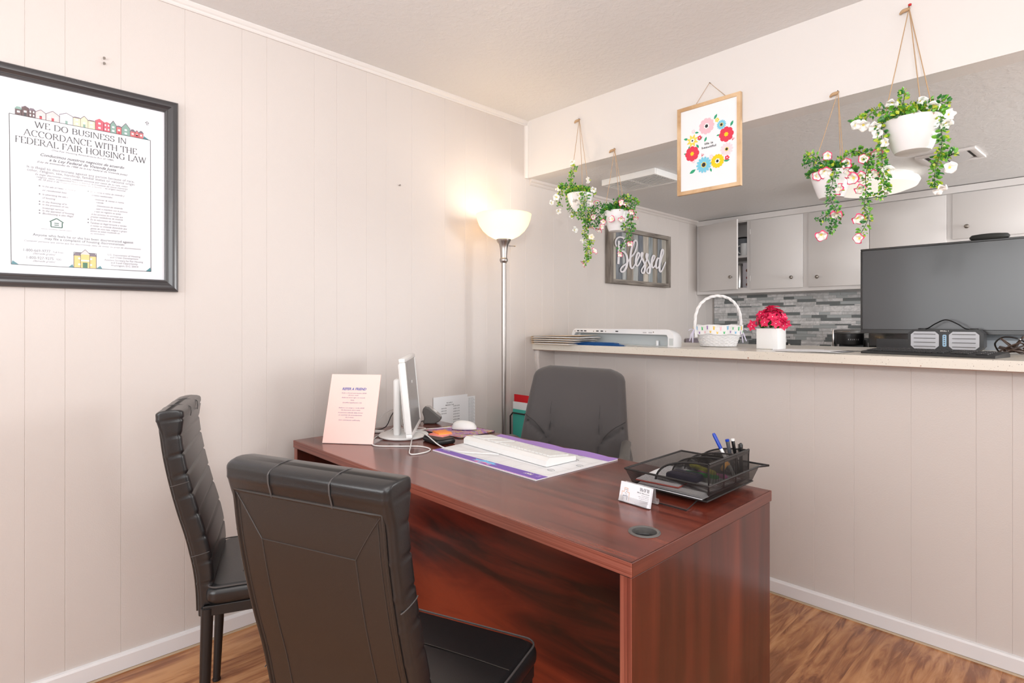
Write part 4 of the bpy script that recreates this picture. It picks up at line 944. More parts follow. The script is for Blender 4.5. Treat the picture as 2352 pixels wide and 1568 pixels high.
yy = A0 + fw; k = 0
while yy < A1 - fw - .01:
    wv = [.062, .075, .058, .082, .068, .06, .078, .055, .07, .06, .09][k % 11]; ye = min(yy + wv, A1 - fw)
    c = pcs[k % 11]; m_ = wood('weathered_plank_%d' % (k % 11), tuple(x * .7 for x in c), c, tuple(min(1, x * 1.35) for x in c), (10, 10, 1.2), 3, .7, .8, 0, .06, 3)
    box('plank', (.018, yy + .0008, B0 + fw), (.026 + .002 * (k % 2), ye - .0008, B1 - fw), m_, bs, .001); yy = ye; k += 1
ST = dict(B1=[(0.875, 1.767), (0.862, 1.787), (0.865, 1.807), (0.885, 1.826), (0.915, 1.836), (0.946, 1.836), (0.971, 1.827), (0.976, 1.807), (0.961, 1.775), (0.93, 1.746), (0.91, 1.735)], B2=[(0.902, 1.808), (0.901, 1.761), (0.9, 1.702), (0.895, 1.642)],
 B3=[(0.912, 1.732), (0.946, 1.738), (0.976, 1.729), (0.997, 1.71), (1.005, 1.68), (1.002, 1.65), (0.987, 1.619), (0.961, 1.595), (0.93, 1.591), (0.925, 1.609), (0.946, 1.628), (0.987, 1.649), (1.018, 1.672), (1.045, 1.701)],
 l=[(1.045, 1.701), (1.087, 1.729), (1.114, 1.765), (1.131, 1.804), (1.125, 1.828), (1.103, 1.829), (1.076, 1.801), (1.055, 1.757), (1.045, 1.708), (1.042, 1.662), (1.05, 1.632), (1.071, 1.625), (1.098, 1.648), (1.125, 1.68)],
 e=[(1.125, 1.68), (1.152, 1.71), (1.163, 1.736), (1.147, 1.744), (1.125, 1.72), (1.114, 1.679), (1.12, 1.652), (1.141, 1.648), (1.169, 1.674), (1.191, 1.707)],
 s1=[(1.191, 1.707), (1.208, 1.746), (1.191, 1.744), (1.188, 1.719), (1.213, 1.69), (1.236, 1.661), (1.236, 1.629), (1.219, 1.6), (1.197, 1.599), (1.191, 1.62), (1.219, 1.65), (1.247, 1.68)],
 s2=[(1.247, 1.68), (1.276, 1.733), (1.276, 1.745), (1.259, 1.744), (1.256, 1.718), (1.281, 1.692), (1.304, 1.662), (1.304, 1.627), (1.293, 1.602), (1.267, 1.603), (1.264, 1.625), (1.293, 1.652), (1.328, 1.68)],
 e2=[(1.328, 1.68), (1.363, 1.714), (1.372, 1.737), (1.351, 1.739), (1.333, 1.712), (1.328, 1.673), (1.339, 1.649), (1.363, 1.654), (1.392, 1.685)],
 d1=[(1.434, 1.726), (1.41, 1.721), (1.389, 1.684), (1.392, 1.652), (1.416, 1.651), (1.446, 1.682), (1.471, 1.729), (1.495, 1.77), (1.495, 1.796), (1.477, 1.795), (1.461, 1.761), (1.446, 1.708), (1.44, 1.662), (1.443, 1.63), (1.464, 1.625), (1.495, 1.656), (1.529, 1.704)])
g = G()
for nm, P_ in ST.items():
    Q = catmull([(.036, a * 1.0, z_) for a, z_ in P_], 6); rs = []
    for i, p in enumerate(Q):
        d = (Q[min(i + 1, len(Q) - 1)] - Q[max(i - 1, 0)]); k_ = abs(d.z) / (d.length + 1e-9)
        up_ = d.z > 0
        rs.append(.0058 + (.0062 * k_ if not up_ else .0018 * k_))
    g.tube(Q, rs, 8, flat_=.55, up=(1, 0, 0))
g.obj('script_lettering', flat('sign_white', 225, 222, 226), bs, True, kind='stuff')

# ============================================================ HANGING PLANTERS
PV = {}
PV[1]=dict(v=[[(0.471,-0.1,1.94),(0.437,-0.1,1.988),(0.447,-0.1,2.025),(0.467,-0.1,2.064)],[(0.437,-0.1,1.95),(0.391,-0.1,1.969),(0.365,-0.1,1.954),(0.355,-0.1,1.912),(0.355,-0.1,1.865)],[(0.447,-0.13,1.901),(0.46,-0.14,1.844),(0.495,-0.14,1.785)],[(0.565,-0.15,1.893),(0.589,-0.18,1.83),(0.571,-0.18,1.792),(0.566,-0.18,1.756)],[(0.565,-0.12,1.891),(0.563,-0.13,1.792),(0.563,-0.13,1.748),(0.554,-0.13,1.704),(0.563,-0.13,1.666),(0.601,-0.13,1.639),(0.563,-0.13,1.617),(0.578,-0.13,1.582),(0.582,-0.13,1.56),(0.544,-0.13,1.533)],[(0.563,-0.13,1.748),(0.592,-0.13,1.774),(0.61,-0.13,1.808)],[(0.401,-0.1,1.956),(0.375,-0.1,1.972),(0.36,-0.1,1.963)]],
 f=[(0.362,-0.12,1.951),(0.35,-0.12,1.91),(0.317,-0.12,1.886),(0.368,-0.12,1.831),(0.484,-0.15,1.784),(0.5,-0.14,1.713),(0.55,-0.14,1.649),(0.552,-0.1,1.969),(0.587,-0.1,1.913),(0.623,-0.17,1.831),(0.555,-0.19,1.844),(0.552,-0.18,1.88),(0.627,-0.14,1.59),(0.553,-0.14,1.528),(0.606,-0.14,1.664),(0.447,-0.1,2.083)])
PV[2]=dict(v=[[(0.687,-0.1,1.801),(0.731,-0.1,1.831),(0.774,-0.1,1.845),(0.812,-0.1,1.818),(0.829,-0.1,1.773),(0.812,-0.1,1.737),(0.824,-0.1,1.7),(0.808,-0.1,1.667),(0.791,-0.1,1.633),(0.753,-0.1,1.584)],[(0.783,-0.1,1.844),(0.833,-0.1,1.822),(0.853,-0.1,1.801)],[(0.669,-0.1,1.818),(0.624,-0.1,1.832),(0.587,-0.1,1.816),(0.563,-0.1,1.781),(0.568,-0.1,1.751),(0.559,-0.1,1.722)],[(0.642,-0.1,1.807),(0.615,-0.1,1.774),(0.615,-0.1,1.745),(0.596,-0.1,1.717)],[(0.804,-0.1,1.72),(0.778,-0.1,1.699),(0.77,-0.1,1.703)],[(0.69,-0.14,1.781),(0.689,-0.15,1.743)]],
 f=[(0.608,-0.1,1.842),(0.794,-0.15,1.808),(0.803,-0.13,1.799),(0.839,-0.13,1.759),(0.863,-0.13,1.726),(0.817,-0.18,1.721),(0.761,-0.18,1.73),(0.696,-0.16,1.727),(0.687,-0.16,1.703),(0.654,-0.14,1.691),(0.601,-0.13,1.711),(0.61,-0.13,1.766),(0.832,-0.13,1.607),(0.773,-0.13,1.562)])
PV[3]=dict(v=[[(1.686,-0.1,1.827),(1.651,-0.1,1.846),(1.628,-0.1,1.839),(1.604,-0.1,1.837)],[(1.651,-0.1,1.853),(1.628,-0.1,1.871),(1.607,-0.1,1.869)],[(1.734,-0.16,1.787),(1.729,-0.18,1.73),(1.721,-0.18,1.677),(1.743,-0.18,1.626),(1.735,-0.17,1.586),(1.713,-0.17,1.559)],[(1.732,-0.18,1.616),(1.705,-0.18,1.613),(1.677,-0.18,1.602)],[(1.731,-0.1,1.824),(1.764,-0.1,1.847),(1.796,-0.1,1.847),(1.827,-0.12,1.806),(1.822,-0.13,1.752),(1.822,-0.13,1.693),(1.817,-0.13,1.634),(1.829,-0.13,1.597),(1.804,-0.13,1.541)],[(1.791,-0.1,1.848),(1.832,-0.1,1.827),(1.863,-0.1,1.826)],[(1.822,-0.1,1.799),(1.843,-0.1,1.765),(1.863,-0.1,1.744)],[(1.824,-0.13,1.663),(1.85,-0.13,1.67),(1.87,-0.13,1.661)]],
 f=[(1.695,-0.12,1.849),(1.767,-0.15,1.8),(1.775,-0.17,1.762),(1.702,-0.17,1.776),(1.673,-0.16,1.771),(1.788,-0.16,1.741),(1.806,-0.14,1.747),(1.754,-0.19,1.703),(1.806,-0.14,1.703),(1.852,-0.12,1.827),(1.852,-0.13,1.749),(1.814,-0.13,1.81),(1.746,-0.19,1.612),(1.693,-0.18,1.545),(1.801,-0.14,1.597),(1.801,-0.14,1.528)])
PV[4]=dict(v=[[(1.913,-0.1,1.971),(1.853,-0.1,1.982),(1.812,-0.1,1.963),(1.775,-0.1,1.951)],[(1.913,-0.15,1.952),(1.877,-0.16,1.914),(1.877,-0.16,1.856),(1.874,-0.15,1.807),(1.879,-0.15,1.755),(1.882,-0.15,1.708),(1.882,-0.15,1.679)],[(2.01,-0.12,1.956),(2.033,-0.13,1.914),(2.038,-0.13,1.858),(2.038,-0.13,1.804),(2.029,-0.13,1.762),(2.02,-0.13,1.72),(2.02,-0.13,1.676)],[(2.033,-0.13,1.794),(2.055,-0.13,1.773),(2.074,-0.14,1.772)],[(1.927,-0.1,1.973),(1.929,-0.1,2.001),(1.931,-0.1,2.027)],[(2.002,-0.1,1.964),(2.029,-0.1,1.962),(2.051,-0.1,1.947)]],
 f=[(1.906,-0.16,1.972),(1.974,-0.16,1.917),(1.979,-0.1,1.976),(2.019,-0.15,1.934),(2.061,-0.14,1.901),(2.052,-0.14,1.871),(1.79,-0.12,1.94),(1.816,-0.14,1.925),(1.857,-0.16,1.904),(1.866,-0.17,1.879),(1.888,-0.17,1.843),(2.063,-0.14,1.729),(2.035,-0.14,1.661),(1.894,-0.15,1.749),(1.882,-0.15,1.679)])

LEAFM = [GR1, GR2, GR3, STEM]
def leaf_on(g, p, d, size, rr):
    d = d.normalized(); up = V((rr.uniform(-1, 1), rr.uniform(-1, 1), rr.uniform(-.3, 1))).normalized(); s_ = d.cross(up)
    if s_.length < .05: s_ = d.orthogonal()
    s_.normalize(); n_ = s_.cross(d)
    L = size; W = size * .36
    q = [p, p + d * L * .35 + s_ * W + n_ * W * .35, p + d * L * .75 + s_ * W * .75 + n_ * W * .3, p + d * L, p + d * L * .75 - s_ * W * .75 + n_ * W * .3, p + d * L * .35 - s_ * W + n_ * W * .35]
    g.add(q, [(0, 1, 2, 3), (0, 3, 4, 5)], rr.choices([0, 1, 2], [.45, .38, .17] if g.tone == 0 else ([.70, .26, .04] if g.tone == 1 else [.25, .5, .25]))[0])
def petunia(name, p, face, r_, style, parent, rr):
    """small trumpet flower: five ruffled lobes, coloured rim"""
    f = V(face).normalized(); a = f.orthogonal().normalized(); b_ = f.cross(a); g = G(); k = 20; ph = rr.uniform(0, 6)
    def ring(rad, h, ruf): return [p + f * (h + ruf * math.sin(5 * 2 * pi * i / k + ph) * .35) + (a * cos(2 * pi * i / k) + b_ * sin(2 * pi * i / k)) * rad * (1 + .07 * math.cos(5 * 2 * pi * i / k) + .04 * math.sin(3 * 2 * pi * i / k + ph)) for i in range(k)]
    rr_ = [ring(r_ * .10, -r_ * .95, 0), ring(r_ * .20, -r_ * .35, 0), ring(r_ * .45, 0, r_ * .1), ring(r_ * .84, r_ * .12, r_ * .5), ring(r_, r_ * .02, r_ * .9)]
    for i in range(4):
        mi = [2, 1 if style != 'pink' else 1, 0, 3 if style == 'pink' else 0][i]
        if i == 0: mi = 4
        b0 = len(g.v); g.add(rr_[i] + rr_[i + 1], [(j, (j + 1) % k, k + (j + 1) % k, k + j) for j in range(k)], mi)
    g.add([p - f * r_ * .3] + rr_[1], [(0, 1 + j, 1 + (j + 1) % k) for j in range(k)], 2)
    w_ = {'white': PETW, 'pink': PETW, 'cream': PETC}[style]
    return g.obj(name, [w_, w_ if style == 'white' else PETC, PETY, PETP, GR3], parent, True, ang=80)
def planter(idx, label, hook, cx_, cy_, rz_, r_, hgt, fr_, white, sd, pin=None, tone=0):
    rr = random.Random(sd); root = thing('hanging_planter', label, 'planter', (cx_, cy_, rz_), 0, 'white planters hung from the beam')
    O = V((cx_, cy_, rz_))
    prof = [(r_ * .50, -hgt), (r_ * .58, -hgt * .985), (r_ * .66, -hgt * .85), (r_ * .80, -hgt * .55), (r_ * .92, -hgt * .25), (r_ * .985, -.004), (r_, 0), (r_ * .965, .001), (r_ * .93, -.012), (r_ * .75, -.035)]
    G().lathe(prof, 40, (0, 0, 0), 0, True, True).obj('pot', POT, root, True, ang=50)
    g = G(); g.lathe([(.0001, -.018), (r_ * .5, -.012), (r_ * .9, -.018)], 20); g.obj('moss', STEM, root, True)
    hk = V(hook) - O
    for a in (200, 320, 80):
        e = V((r_ * .97 * cos(R(a)), r_ * .97 * sin(R(a)), -.006)); P_ = [hk + V((0, -.006, -.002)), hk.lerp(e, .5) + V((0, 0, -.002)), e]
        G().tube(P_, .00135 if r_ < .08 else .0016, 6).obj('twine_strand', TWINE, root)
        G().lathe([(.0001, -.004), (.0035, 0), (.0001, .004)], 8, tuple(e + V((0, 0, .001)))).obj('knot', TWINE, root)
    G().tube(catmull([hk + V((0, 0, 0)), hk + V((-.004, -.012, -.008)), hk + V((-.016, -.018, -.012)), hk + V((-.026, -.014, -.018))], 4), [.003 + .0035 * math.sin(pi * min(1, i / 12)) for i in range(13)], 8).obj('twine_knot', TWINE, root, True)
    G().tube([hk + V((0, .012, 0)), hk + V((0, -.012, .001))], .0018, 6).obj('hook_nail', PEWTER, root)
    if pin: G().lathe([(.0001, -.004), (.005, -.002), (.0055, .003), (.0001, .006)], 12, tuple(hk + V((.004, -.014, .004)))).obj('push_pin', RED, root, True)
    d = PV[idx]
    def clampy(p): return V((p[0], min(p[1], -.012) if p[2] > 2.09 else p[1], p[2]))
    # leafy mound inside the pot
    g = G(); g.tone = tone
    for i in range(520):
        a = rr.uniform(0, 2 * pi); q = math.sqrt(rr.random()); h_ = (1 - q * q) * r_ * .62 * rr.uniform(.3, 1) + rr.uniform(-.008, .006)
        p = V((cos(a) * q * r_ * 1.08, sin(a) * q * r_ * 1.08, h_)); leaf_on(g, p, V((cos(a) * q + rr.uniform(-.6, .6), sin(a) * q + rr.uniform(-.6, .6), rr.uniform(-.2, .9))), rr.uniform(.011, .018) * (1.15 if r_ > .08 else 1), rr)
    g.obj('foliage', LEAFM, root, kind='stuff')
    for vi, path in enumerate(d['v']):
        Q = catmull([clampy(p) - O for p in path], 10); g = G(); g.tone = 2 if vi % 3 == 1 else tone
        g.tube(Q, .0011, 5, 3)
        L = sum((Q[i + 1] - Q[i]).length for i in range(len(Q) - 1)); nl = int(L * 820)
        for i in range(nl):
            f = i / nl * (len(Q) - 1); j = int(f); p = Q[j].lerp(Q[j + 1], f - j); t_ = (Q[j + 1] - Q[j]).normalized()
            a = rr.uniform(0, 6.28); o_ = t_.orthogonal().normalized(); o_ = (o_ * cos(a) + t_.cross(o_) * sin(a))
            p = p + o_ * rr.uniform(0, .013)
            leaf_on(g, p, o_ + t_ * rr.uniform(-.2, .9), rr.uniform(.008, .015) * (1.25 if r_ > .08 else 1.0), rr)
        g.obj('vine', LEAFM, root, kind='stuff')
    camdir = V((2.385, -2.418, 1.229))
    for fi, p in enumerate(d['f']):
        P_ = clampy(p); face = (camdir - P_).normalized() * rr.uniform(.3, 1.0) + V((rr.uniform(-.8, .8), rr.uniform(-.6, .4), rr.uniform(-.9, .3)))
        stl = 'white' if white else 'pink'
        if white and idx == 1 and fi in (12, 13): stl = 'pink'
        if idx == 1 and fi == 14: stl = 'cream'
        sz = fr_ * rr.uniform(.85, 1.15) * (1.6 if idx == 1 and fi == 10 else 1)
        petunia('flower', P_ - O, face, sz, stl, root, rr)
    return root
planter(1, 'hanging planter with white flowers and a trailing vine, nearest the floor lamp', (.418, -.001, 2.347), .498, -.098, 1.905, .070, .098, .0165, True, 3, None, 2)
planter(2, 'small hanging planter with pink-rimmed flowers, right beside the word sign', (.653, -.001, 2.132), .724, -.09, 1.783, .065, .100, .0150, False, 5, None, 1)
planter(3, 'hanging planter with pink-rimmed flowers in front of the lit dome light', (1.698, -.001, 2.121), 1.701, -.095, 1.788, .072, .096, .0200, False, 8, None, 1)
planter(4, 'largest hanging planter, white flowers, strung from a red push pin', (1.926, -.001, 2.352), 1.954, -.100, 1.916, .090, .108, .0185, True, 13, True, 2)

# ============================================================ THINGS ON THE BAR
BZ = 1.100
MAN = flat('manila_card', 238, 210, 175); BLU = flat('blue_folder_card', 20, 105, 180)
for k in range(4):
    o = thing('manila_folder', ['manila folder at the bottom of the stack on the left end of the bar', 'second manila folder from the bottom of the stack on the bar', 'manila folder third from the bottom of the stack on the bar, full of sheets', 'topmost manila folder of the stack by the panelled wall'][k], 'folder', (.018 + .004 * k, .030 - .006 * k, BZ + .0005 + .0125 * k), R([-3, 1, -1, 4][k]), 'manila folders on the bar')
    L = .30 + .02 * k; g = G(); dz = .0
    g.box((0, 0, 0), (L, .205, .0012)); g.obj('back_cover', MAN, o)
    g = G(); g.add([(0, 0, .0012), (0, .205, .0012), (.0, .205, .0075), (0, 0, .0075), (L - .01, 0, .0085 if k < 3 else .012), (L - .01, .205, .0085 if k < 3 else .016)], [(0, 1, 2, 3), (3, 2, 5, 4)])
    g.add([(0, 0, .0082), (0, .205, .0082), (L - .01, 0, .0092 if k < 3 else .0127), (L - .01, .205, .0092 if k < 3 else .0167)], [(0, 1, 3, 2)]); g.obj('front_cover', MAN, o)
    g = G()
    for j in range(3): g.box((.01 + .003 * j, .004 + .002 * j, .0016 + .0018 * j), (L + .006 - .01 * j, .2, .0030 + .0018 * j))
    g.obj('sheets', PAPER, o, kind='stuff')
for k in range(2):
    o = thing('blue_folder', ['lower of the two blue folders at the front edge of the bar', 'upper of the two blue folders at the front edge of the bar'][k], 'folder', (.20 + .01 * k, .082 + .004 * k, BZ + .0005 + .0085 * k), R([2, 3.5][k]), 'blue folders on the bar')
    g = G(); g.box((0, 0, 0), (.42 - .05 * k, .05, .0012)); g.box((0, 0, .0066), (.40 - .05 * k, .05, .0078)); g.box((0, 0, 0), (.002, .05, .0078)); g.obj('cover', BLU, o)
    G().box((.004, .004, .0013), (.41 - .05 * k, .048, .0045)).obj('pocket_sheets', flat('deep_blue', 15, 70, 130), o)
# white slotted appliance housing
pr = thing('printer', 'wide white plastic printer housing with a slotted rim on the bar', 'printer', (.140, .262, BZ + .0005), R(-6))
PW = mat('printer_white', (.80, .81, .83), .28); PG = mat('printer_grey', (.52, .56, .57), .45); W_ = .750
g = G(); arcp = [(W_ - .045 + .045 * sin(R(a)), .046 + .045 * cos(R(a))) for a in range(0, 91, 10)]
out = [(0.0, .0), (0.0, .06), (.012, .081), (.03, .0905)] + arcp + [(W_, 0)]
inn = [(W_ - .042, 0), (W_ - .042, .045), (W_ - .055, .058), (W_ - .065, .064), (.06, .070), (.03, .066), (.02, .05), (.02, 0)]
def strip(gg, A_, B_, y):   # fill between outer and inner outline
    pass
g.prism([(0, 0), (0, .06), (.012, .081), (.03, .0905), (.03, .068), (.02, .05), (.02, 0)], (0, 0, 0), (1, 0, 0), (0, 0, 1), (0, .014, 0))
g.prism([(.03, .0905), (W_ - .045, .091), (W_ - .045, .063), (.03, .068)], (0, 0, 0), (1, 0, 0), (0, 0, 1), (0, .014, 0))
g.prism([(W_ - .045, .063), (W_ - .045, .091)] + arcp[1:] + [(W_, 0), (W_ - .038, 0), (W_ - .038, .05)], (0, 0, 0), (1, 0, 0), (0, 0, 1), (0, .014, 0))
g.obj('front_rim', PW, pr)
g = G(); A = [(0.0, .0), (0.0, .06), (.012, .081), (.03, .0905)] + arcp + [(W_, 0)]
def sh(u, v):
    f = u * (len(A) - 1); i = min(int(f), len(A) - 2); t = f - i; x_ = A[i][0] + (A[i + 1][0] - A[i][0]) * t; z_ = A[i][1] + (A[i + 1][1] - A[i][1]) * t
    s_ = 1 - .03 * v * v; return ((x_ - W_ / 2) * s_ + W_ / 2, .010 + .07 * v, z_ * (1 - .12 * v * v))
g.grid(sh, 40, 8); g.obj('shell', PW, pr, True, ang=60)
G().box((.02, .055, .0), (W_ - .03, .060, .072)).obj('inner_panel', PG, pr)
G().box((.01, .015, .0), (W_ - .03, .075, .004)).obj('tray_floor', PG, pr)
for xx in (.045, .075, .105, .205, .24, .355): G().box((xx, -.0006, .074), (xx + .020, .0003, .0805), 0, .0003).obj('slot', INK, pr)
for xx in (.39, .428): G().box((xx + .16, -.0006, .070), (xx + .184, .0003, .0765), 0, .0003).obj('slot', INKL, pr)
for xx in (.028, .183, .28, .62): G().lathe([(.0001, -.001), (.0035, -.0006), (.004, .001)], 12, (0, 0, 0)).obj('screw', PEWTER, pr); C.objects[-1].rotation_euler = (R(-90), 0, 0); C.objects[-1].location = (xx, 0, .076)
G().lathe([(.008, 0), (.008, .025), (.004, .028), (.0001, .028)], 12, (.62, .035, .004)).obj('peg', PW, pr, True)
g = G(); g.box((W_ - .030, -.001, .008), (W_ - .004, .0, .045), 0, .0003); g.obj('corner_plate', PG, pr)

# basket
bk = thing('wicker_basket', 'white wicker basket with a tall hoop handle and a pastel patterned liner on the bar', 'basket', (.99, .455, BZ + .0005))
WK = mat('white_wicker', (.84, .83, .83), .55)
def bw(z): return .088 + .030 * min(1, z / .09)
g = G()
for k in range(11):
    z = .006 + k * .0083; r0 = bw(z)
    g.tube([((r0 + .0028 * (1 if (i + k) % 2 else -1)) * cos(2 * pi * i / 44), (r0 + .0028 * (1 if (i + k) % 2 else -1)) * .78 * sin(2 * pi * i / 44), z) for i in range(44)], .0046, 6, closed=True)
g.obj('woven_rows', WK, bk, True, kind='stuff')
g = G()
for i in range(22):
    a = 2 * pi * i / 22; g.tube([(bw(z) * cos(a), bw(z) * .78 * sin(a), z) for z in (0.003, .04, .09, .105)], .0028, 5)
g.obj('stakes', WK, bk, True, kind='stuff')
g = G(); g.tube([((.121) * cos(2 * pi * i / 48), .121 * .78 * sin(2 * pi * i / 48), .106 + .003 * (i % 2)) for i in range(48)], .0056, 6, closed=True); g.obj('rim', WK, bk, True)
G().lathe([(.0001, .003), (.086, .003), (.086, .006), (.0001, .006)], 30, sy=.78).obj('base', WK, bk)
ax = V((.694, .720, 0)); hp = [V((0, 0, .05)) + ax * (-.116)] + [ax * (-.122 * cos(R(t_)) * (1 + .06 * sin(R(t_)))) + V((0, 0, .105 + .165 * sin(R(t_)) ** .8)) for t_ in range(0, 181, 6)] + [V((0, 0, .05)) + ax * .116]
def offs(P_, ph, rad):
    out = []
    for i, p in enumerate(P_):
        t_ = (P_[min(i + 1, len(P_) - 1)] - P_[max(i - 1, 0)]).normalized(); o1 = V((-.72, .694, 0)); o2 = t_.cross(o1); a = i * .9 + ph; out.append(p + (o1 * cos(a) + o2 * sin(a)) * rad)
    return out
g = G(); g.tube(hp, .0060, 8)
for ph in (0, 2.1, 4.2): g.tube(offs(hp, ph, .0045), .0042, 6)
g.obj('handle', WK, bk, True)
g = G(); g.grid(lambda u, v: ((.127 + .004 * math.sin(u * 60) - .003 * v) * cos(2 * pi * u), (.127 + .004 * math.sin(u * 60) - .003 * v) * .79 * sin(2 * pi * u), .114 - .048 * v + .003 * math.sin(u * 44)), 97, 5); g.obj('liner', flat('liner_cloth', 240, 240, 240), bk, True)
pal = [flat('liner_blue', 120, 190, 230), flat('liner_yellow', 245, 205, 80), flat('liner_green', 80, 195, 120), flat('liner_pink', 250, 200, 210), flat('liner_purple', 165, 130, 190)]
g = G(); rr = random.Random(4)
for i in range(46):
    u = i / 46
    for v0, v1_ in ((.12, .52), (.66, .9)):
        if (i + (v0 > .5)) % 2: continue
        k = rr.randrange(5); w_ = .0065
        def lp(uu, v): return ((.1285 + .004 * math.sin(uu * 60) - .003 * v) * cos(2 * pi * uu), (.1285 + .004 * math.sin(uu * 60) - .003 * v) * .79 * sin(2 * pi * uu), .114 - .048 * v + .003 * math.sin(uu * 44))
        vm = (v0 + v1_) / 2; du = w_
        # two upright strokes meeting in a rounded body
        g.add([lp(u - du, v0), lp(u - du * .3, v0), lp(u, vm), lp(u + du * .3, v0), lp(u + du, v0), lp(u + du * .7, vm), lp(u + du * .7, v1_), lp(u - du * .7, v1_), lp(u - du * .7, vm)], [(0, 1, 2, 8), (2, 3, 4, 5), (8, 2, 5, 6, 7)], k)
g.obj('liner_print', pal, bk, kind='stuff')
for s_ in (-1, 1):
    e = ax * (.128 * s_) + V((0, 0, .09)); g = G()
    for dx, dz in ((.030 * s_, -.006), (.024 * s_, -.062), (.006 * s_, -.070)):
        q = e + ax * dx + V((0, 0, dz)); m_ = e.lerp(q, .5) + V((0, -.006, .006)); g.tube([e, m_, q], [.004, .008, .005], 6, 0, flat_=.3)
    g.obj('ribbon_tie', flat('ribbon_lilac', 225, 220, 240), bk, True)

# cube vase with magenta flowers
vz = thing('flower_vase', 'white cube vase holding a bunch of magenta artificial blossoms on the bar', 'vase', (1.243, .334, BZ + .0005))
g = G(); s_ = .102; t_ = .005
g.box((0, 0, 0), (s_, s_, .006), 0, .002); 
for lo, hi in (((0, 0, .004), (s_, t_, .100)), ((0, s_ - t_, .004), (s_, s_, .100)), ((0, t_, .004), (t_, s_ - t_, .100)), ((s_ - t_, t_, .004), (s_, s_ - t_, .100))): g.box(lo, hi)
G().box((0, 0, 0), (s_, s_, .100), 0, .003).obj('cube', WHPL, vz, True)
rr = random.Random(21); cxy = V((.051, .051, 0))
g = G(); g.tone = 0
for i in range(60):
    a = rr.uniform(0, 6.28); leaf_on(g, cxy + V((cos(a) * .03, sin(a) * .03, .10 + rr.uniform(0, .03))), V((cos(a), sin(a), .5)), .028, rr)
g.obj('leaves', [GR1, GR2, GR3], vz, kind='stuff')
WC = PETW
def blossom(p, f, r_):
    f = f.normalized(); a = f.orthogonal().normalized(); b_ = f.cross(a); g = G(); ph = rr.uniform(0, 6)
    for k in range(5):
        d = a * cos(ph + k * 1.2566) + b_ * sin(ph + k * 1.2566); n_ = f.cross(d)
        g.add([p, p + d * r_ * .5 + n_ * r_ * .34 + f * r_ * .12, p + d * r_ + f * r_ * .02, p + d * r_ * .5 - n_ * r_ * .34 + f * r_ * .12], [(0, 1, 2), (0, 2, 3)], 0)
    b0 = len(g.v); g.add([p + f * r_ * .16 + (a * cos(i * 1.047) + b_ * sin(i * 1.047)) * r_ * .09 for i in range(6)], [tuple(range(6))], 1)
    g.obj('blossom', [MAG, WC], vz)
k = 0
for i in range(72):
    u_ = rr.uniform(-.05, 1); a = i * 2.39996; q = math.sqrt(max(0, 1 - u_ * u_)); d = V((cos(a) * q, sin(a) * q, max(u_, -.1) * .9))
    rad = rr.uniform(.80, 1.0); blossom(cxy + V((d.x * .072 * rad * rr.uniform(.8, 1.15), d.y * .072 * rad * rr.uniform(.8, 1.15), .125 + d.z * .088 * rad * rr.uniform(.82, 1.08))), d + V((rr.uniform(-.4, .4), rr.uniform(-.4, .4), rr.uniform(-.2, .4))), rr.uniform(.021, .027))
for (lx_, ly_, lz_) in ((-.018, -.010, .108), (-.024, .02, .118), (-.012, -.014, .120), (.112, .08, .12), (.108, .05, .112)): blossom(V((lx_, ly_, lz_)), V((lx_ * 3, -.6, -.1)), .025)

# sheets on the bar
for k, (xx, yy, rz) in enumerate(((1.39, .165, 8), (1.43, .19, -6), (1.37, .20, 20))):
    o = thing('paper_sheet', ['white sheet nearest the bar edge, left of the black keyboard', 'white sheet lying askew on top of the papers by the black keyboard', 'lowest white sheet of the papers between cube vase and keyboard'][k], 'paper', (xx, yy, BZ + .0006 + .0012 * [1, 2, 0][k]), R(rz), 'sheets on the bar')
    box('sheet', (0, 0, 0), (.216, .20, .0008), PAPER, o)
eg = thing('eyeglasses', 'pair of thin dark folded glasses beside the black keyboard on the bar', 'glasses', (1.60, .235, BZ + .003))
G().tube([(0, 0, .0), (.05, -.01, .004), (.10, .01, .006), (.14, .03, .004)], .0015, 6).obj('temple', BLKPL, eg); G().tube([(.01, .02, .0), (.07, .0, .006), (.13, .05, .004)], .0015, 6).obj('temple', BLKPL, eg)

# black keyboard on the bar
def keyboard(root, W2, D2, Hh, mbody, mkey, rows=5, tilt=.012):
    g = G(); g.prism([(0, 0), (D2, 0), (D2, Hh + tilt * .2), (D2 * .9, Hh + tilt), (.0, Hh)], (0, 0, 0), (0, 1, 0), (0, 0, 1), (W2, 0, 0)); b = g.obj('case', mbody, root)
    kw = .0178; n_ = int((W2 - .03) / (kw + .0015)); 
    me = None
    for r in range(rows):
        yy = .02 + r * (D2 * .86 - .03) / rows; zz = Hh + tilt * (yy / (D2 * .9)) - .0005
        for c_ in range(n_):
            if c_ in (14, 18) : continue
            if r == 0 and 3 <= c_ <= 8:
                if c_ != 3: continue
                o = G().box((0, 0, 0), (kw * 6 + .007, kw - .002, .005), 0, .0012, 1).obj('key', mkey, root)
            else:
                if me is None: o = G().box((0, 0, 0), (kw - .001, kw - .002, .005), 0, .0012, 1).obj('key', mkey, root); me = o.data
                else: o = bpy.data.objects.new('key', me); C.objects.link(o); o.parent = root
            o.location = (.015 + c_ * (kw + .0015), yy, zz); o.rotation_euler = (math.atan2(tilt, D2 * .9), 0, 0)
kb = thing('computer_keyboard', 'flat black computer keyboard on the bar in front of the grey speaker', 'keyboard', (1.705, .272, BZ + .0005), R(-11), 'computer keyboards')
keyboard(kb, .445, .15, .009, BLKPL, mat('black_key', (.03, .03, .032), .3), 5, .010)

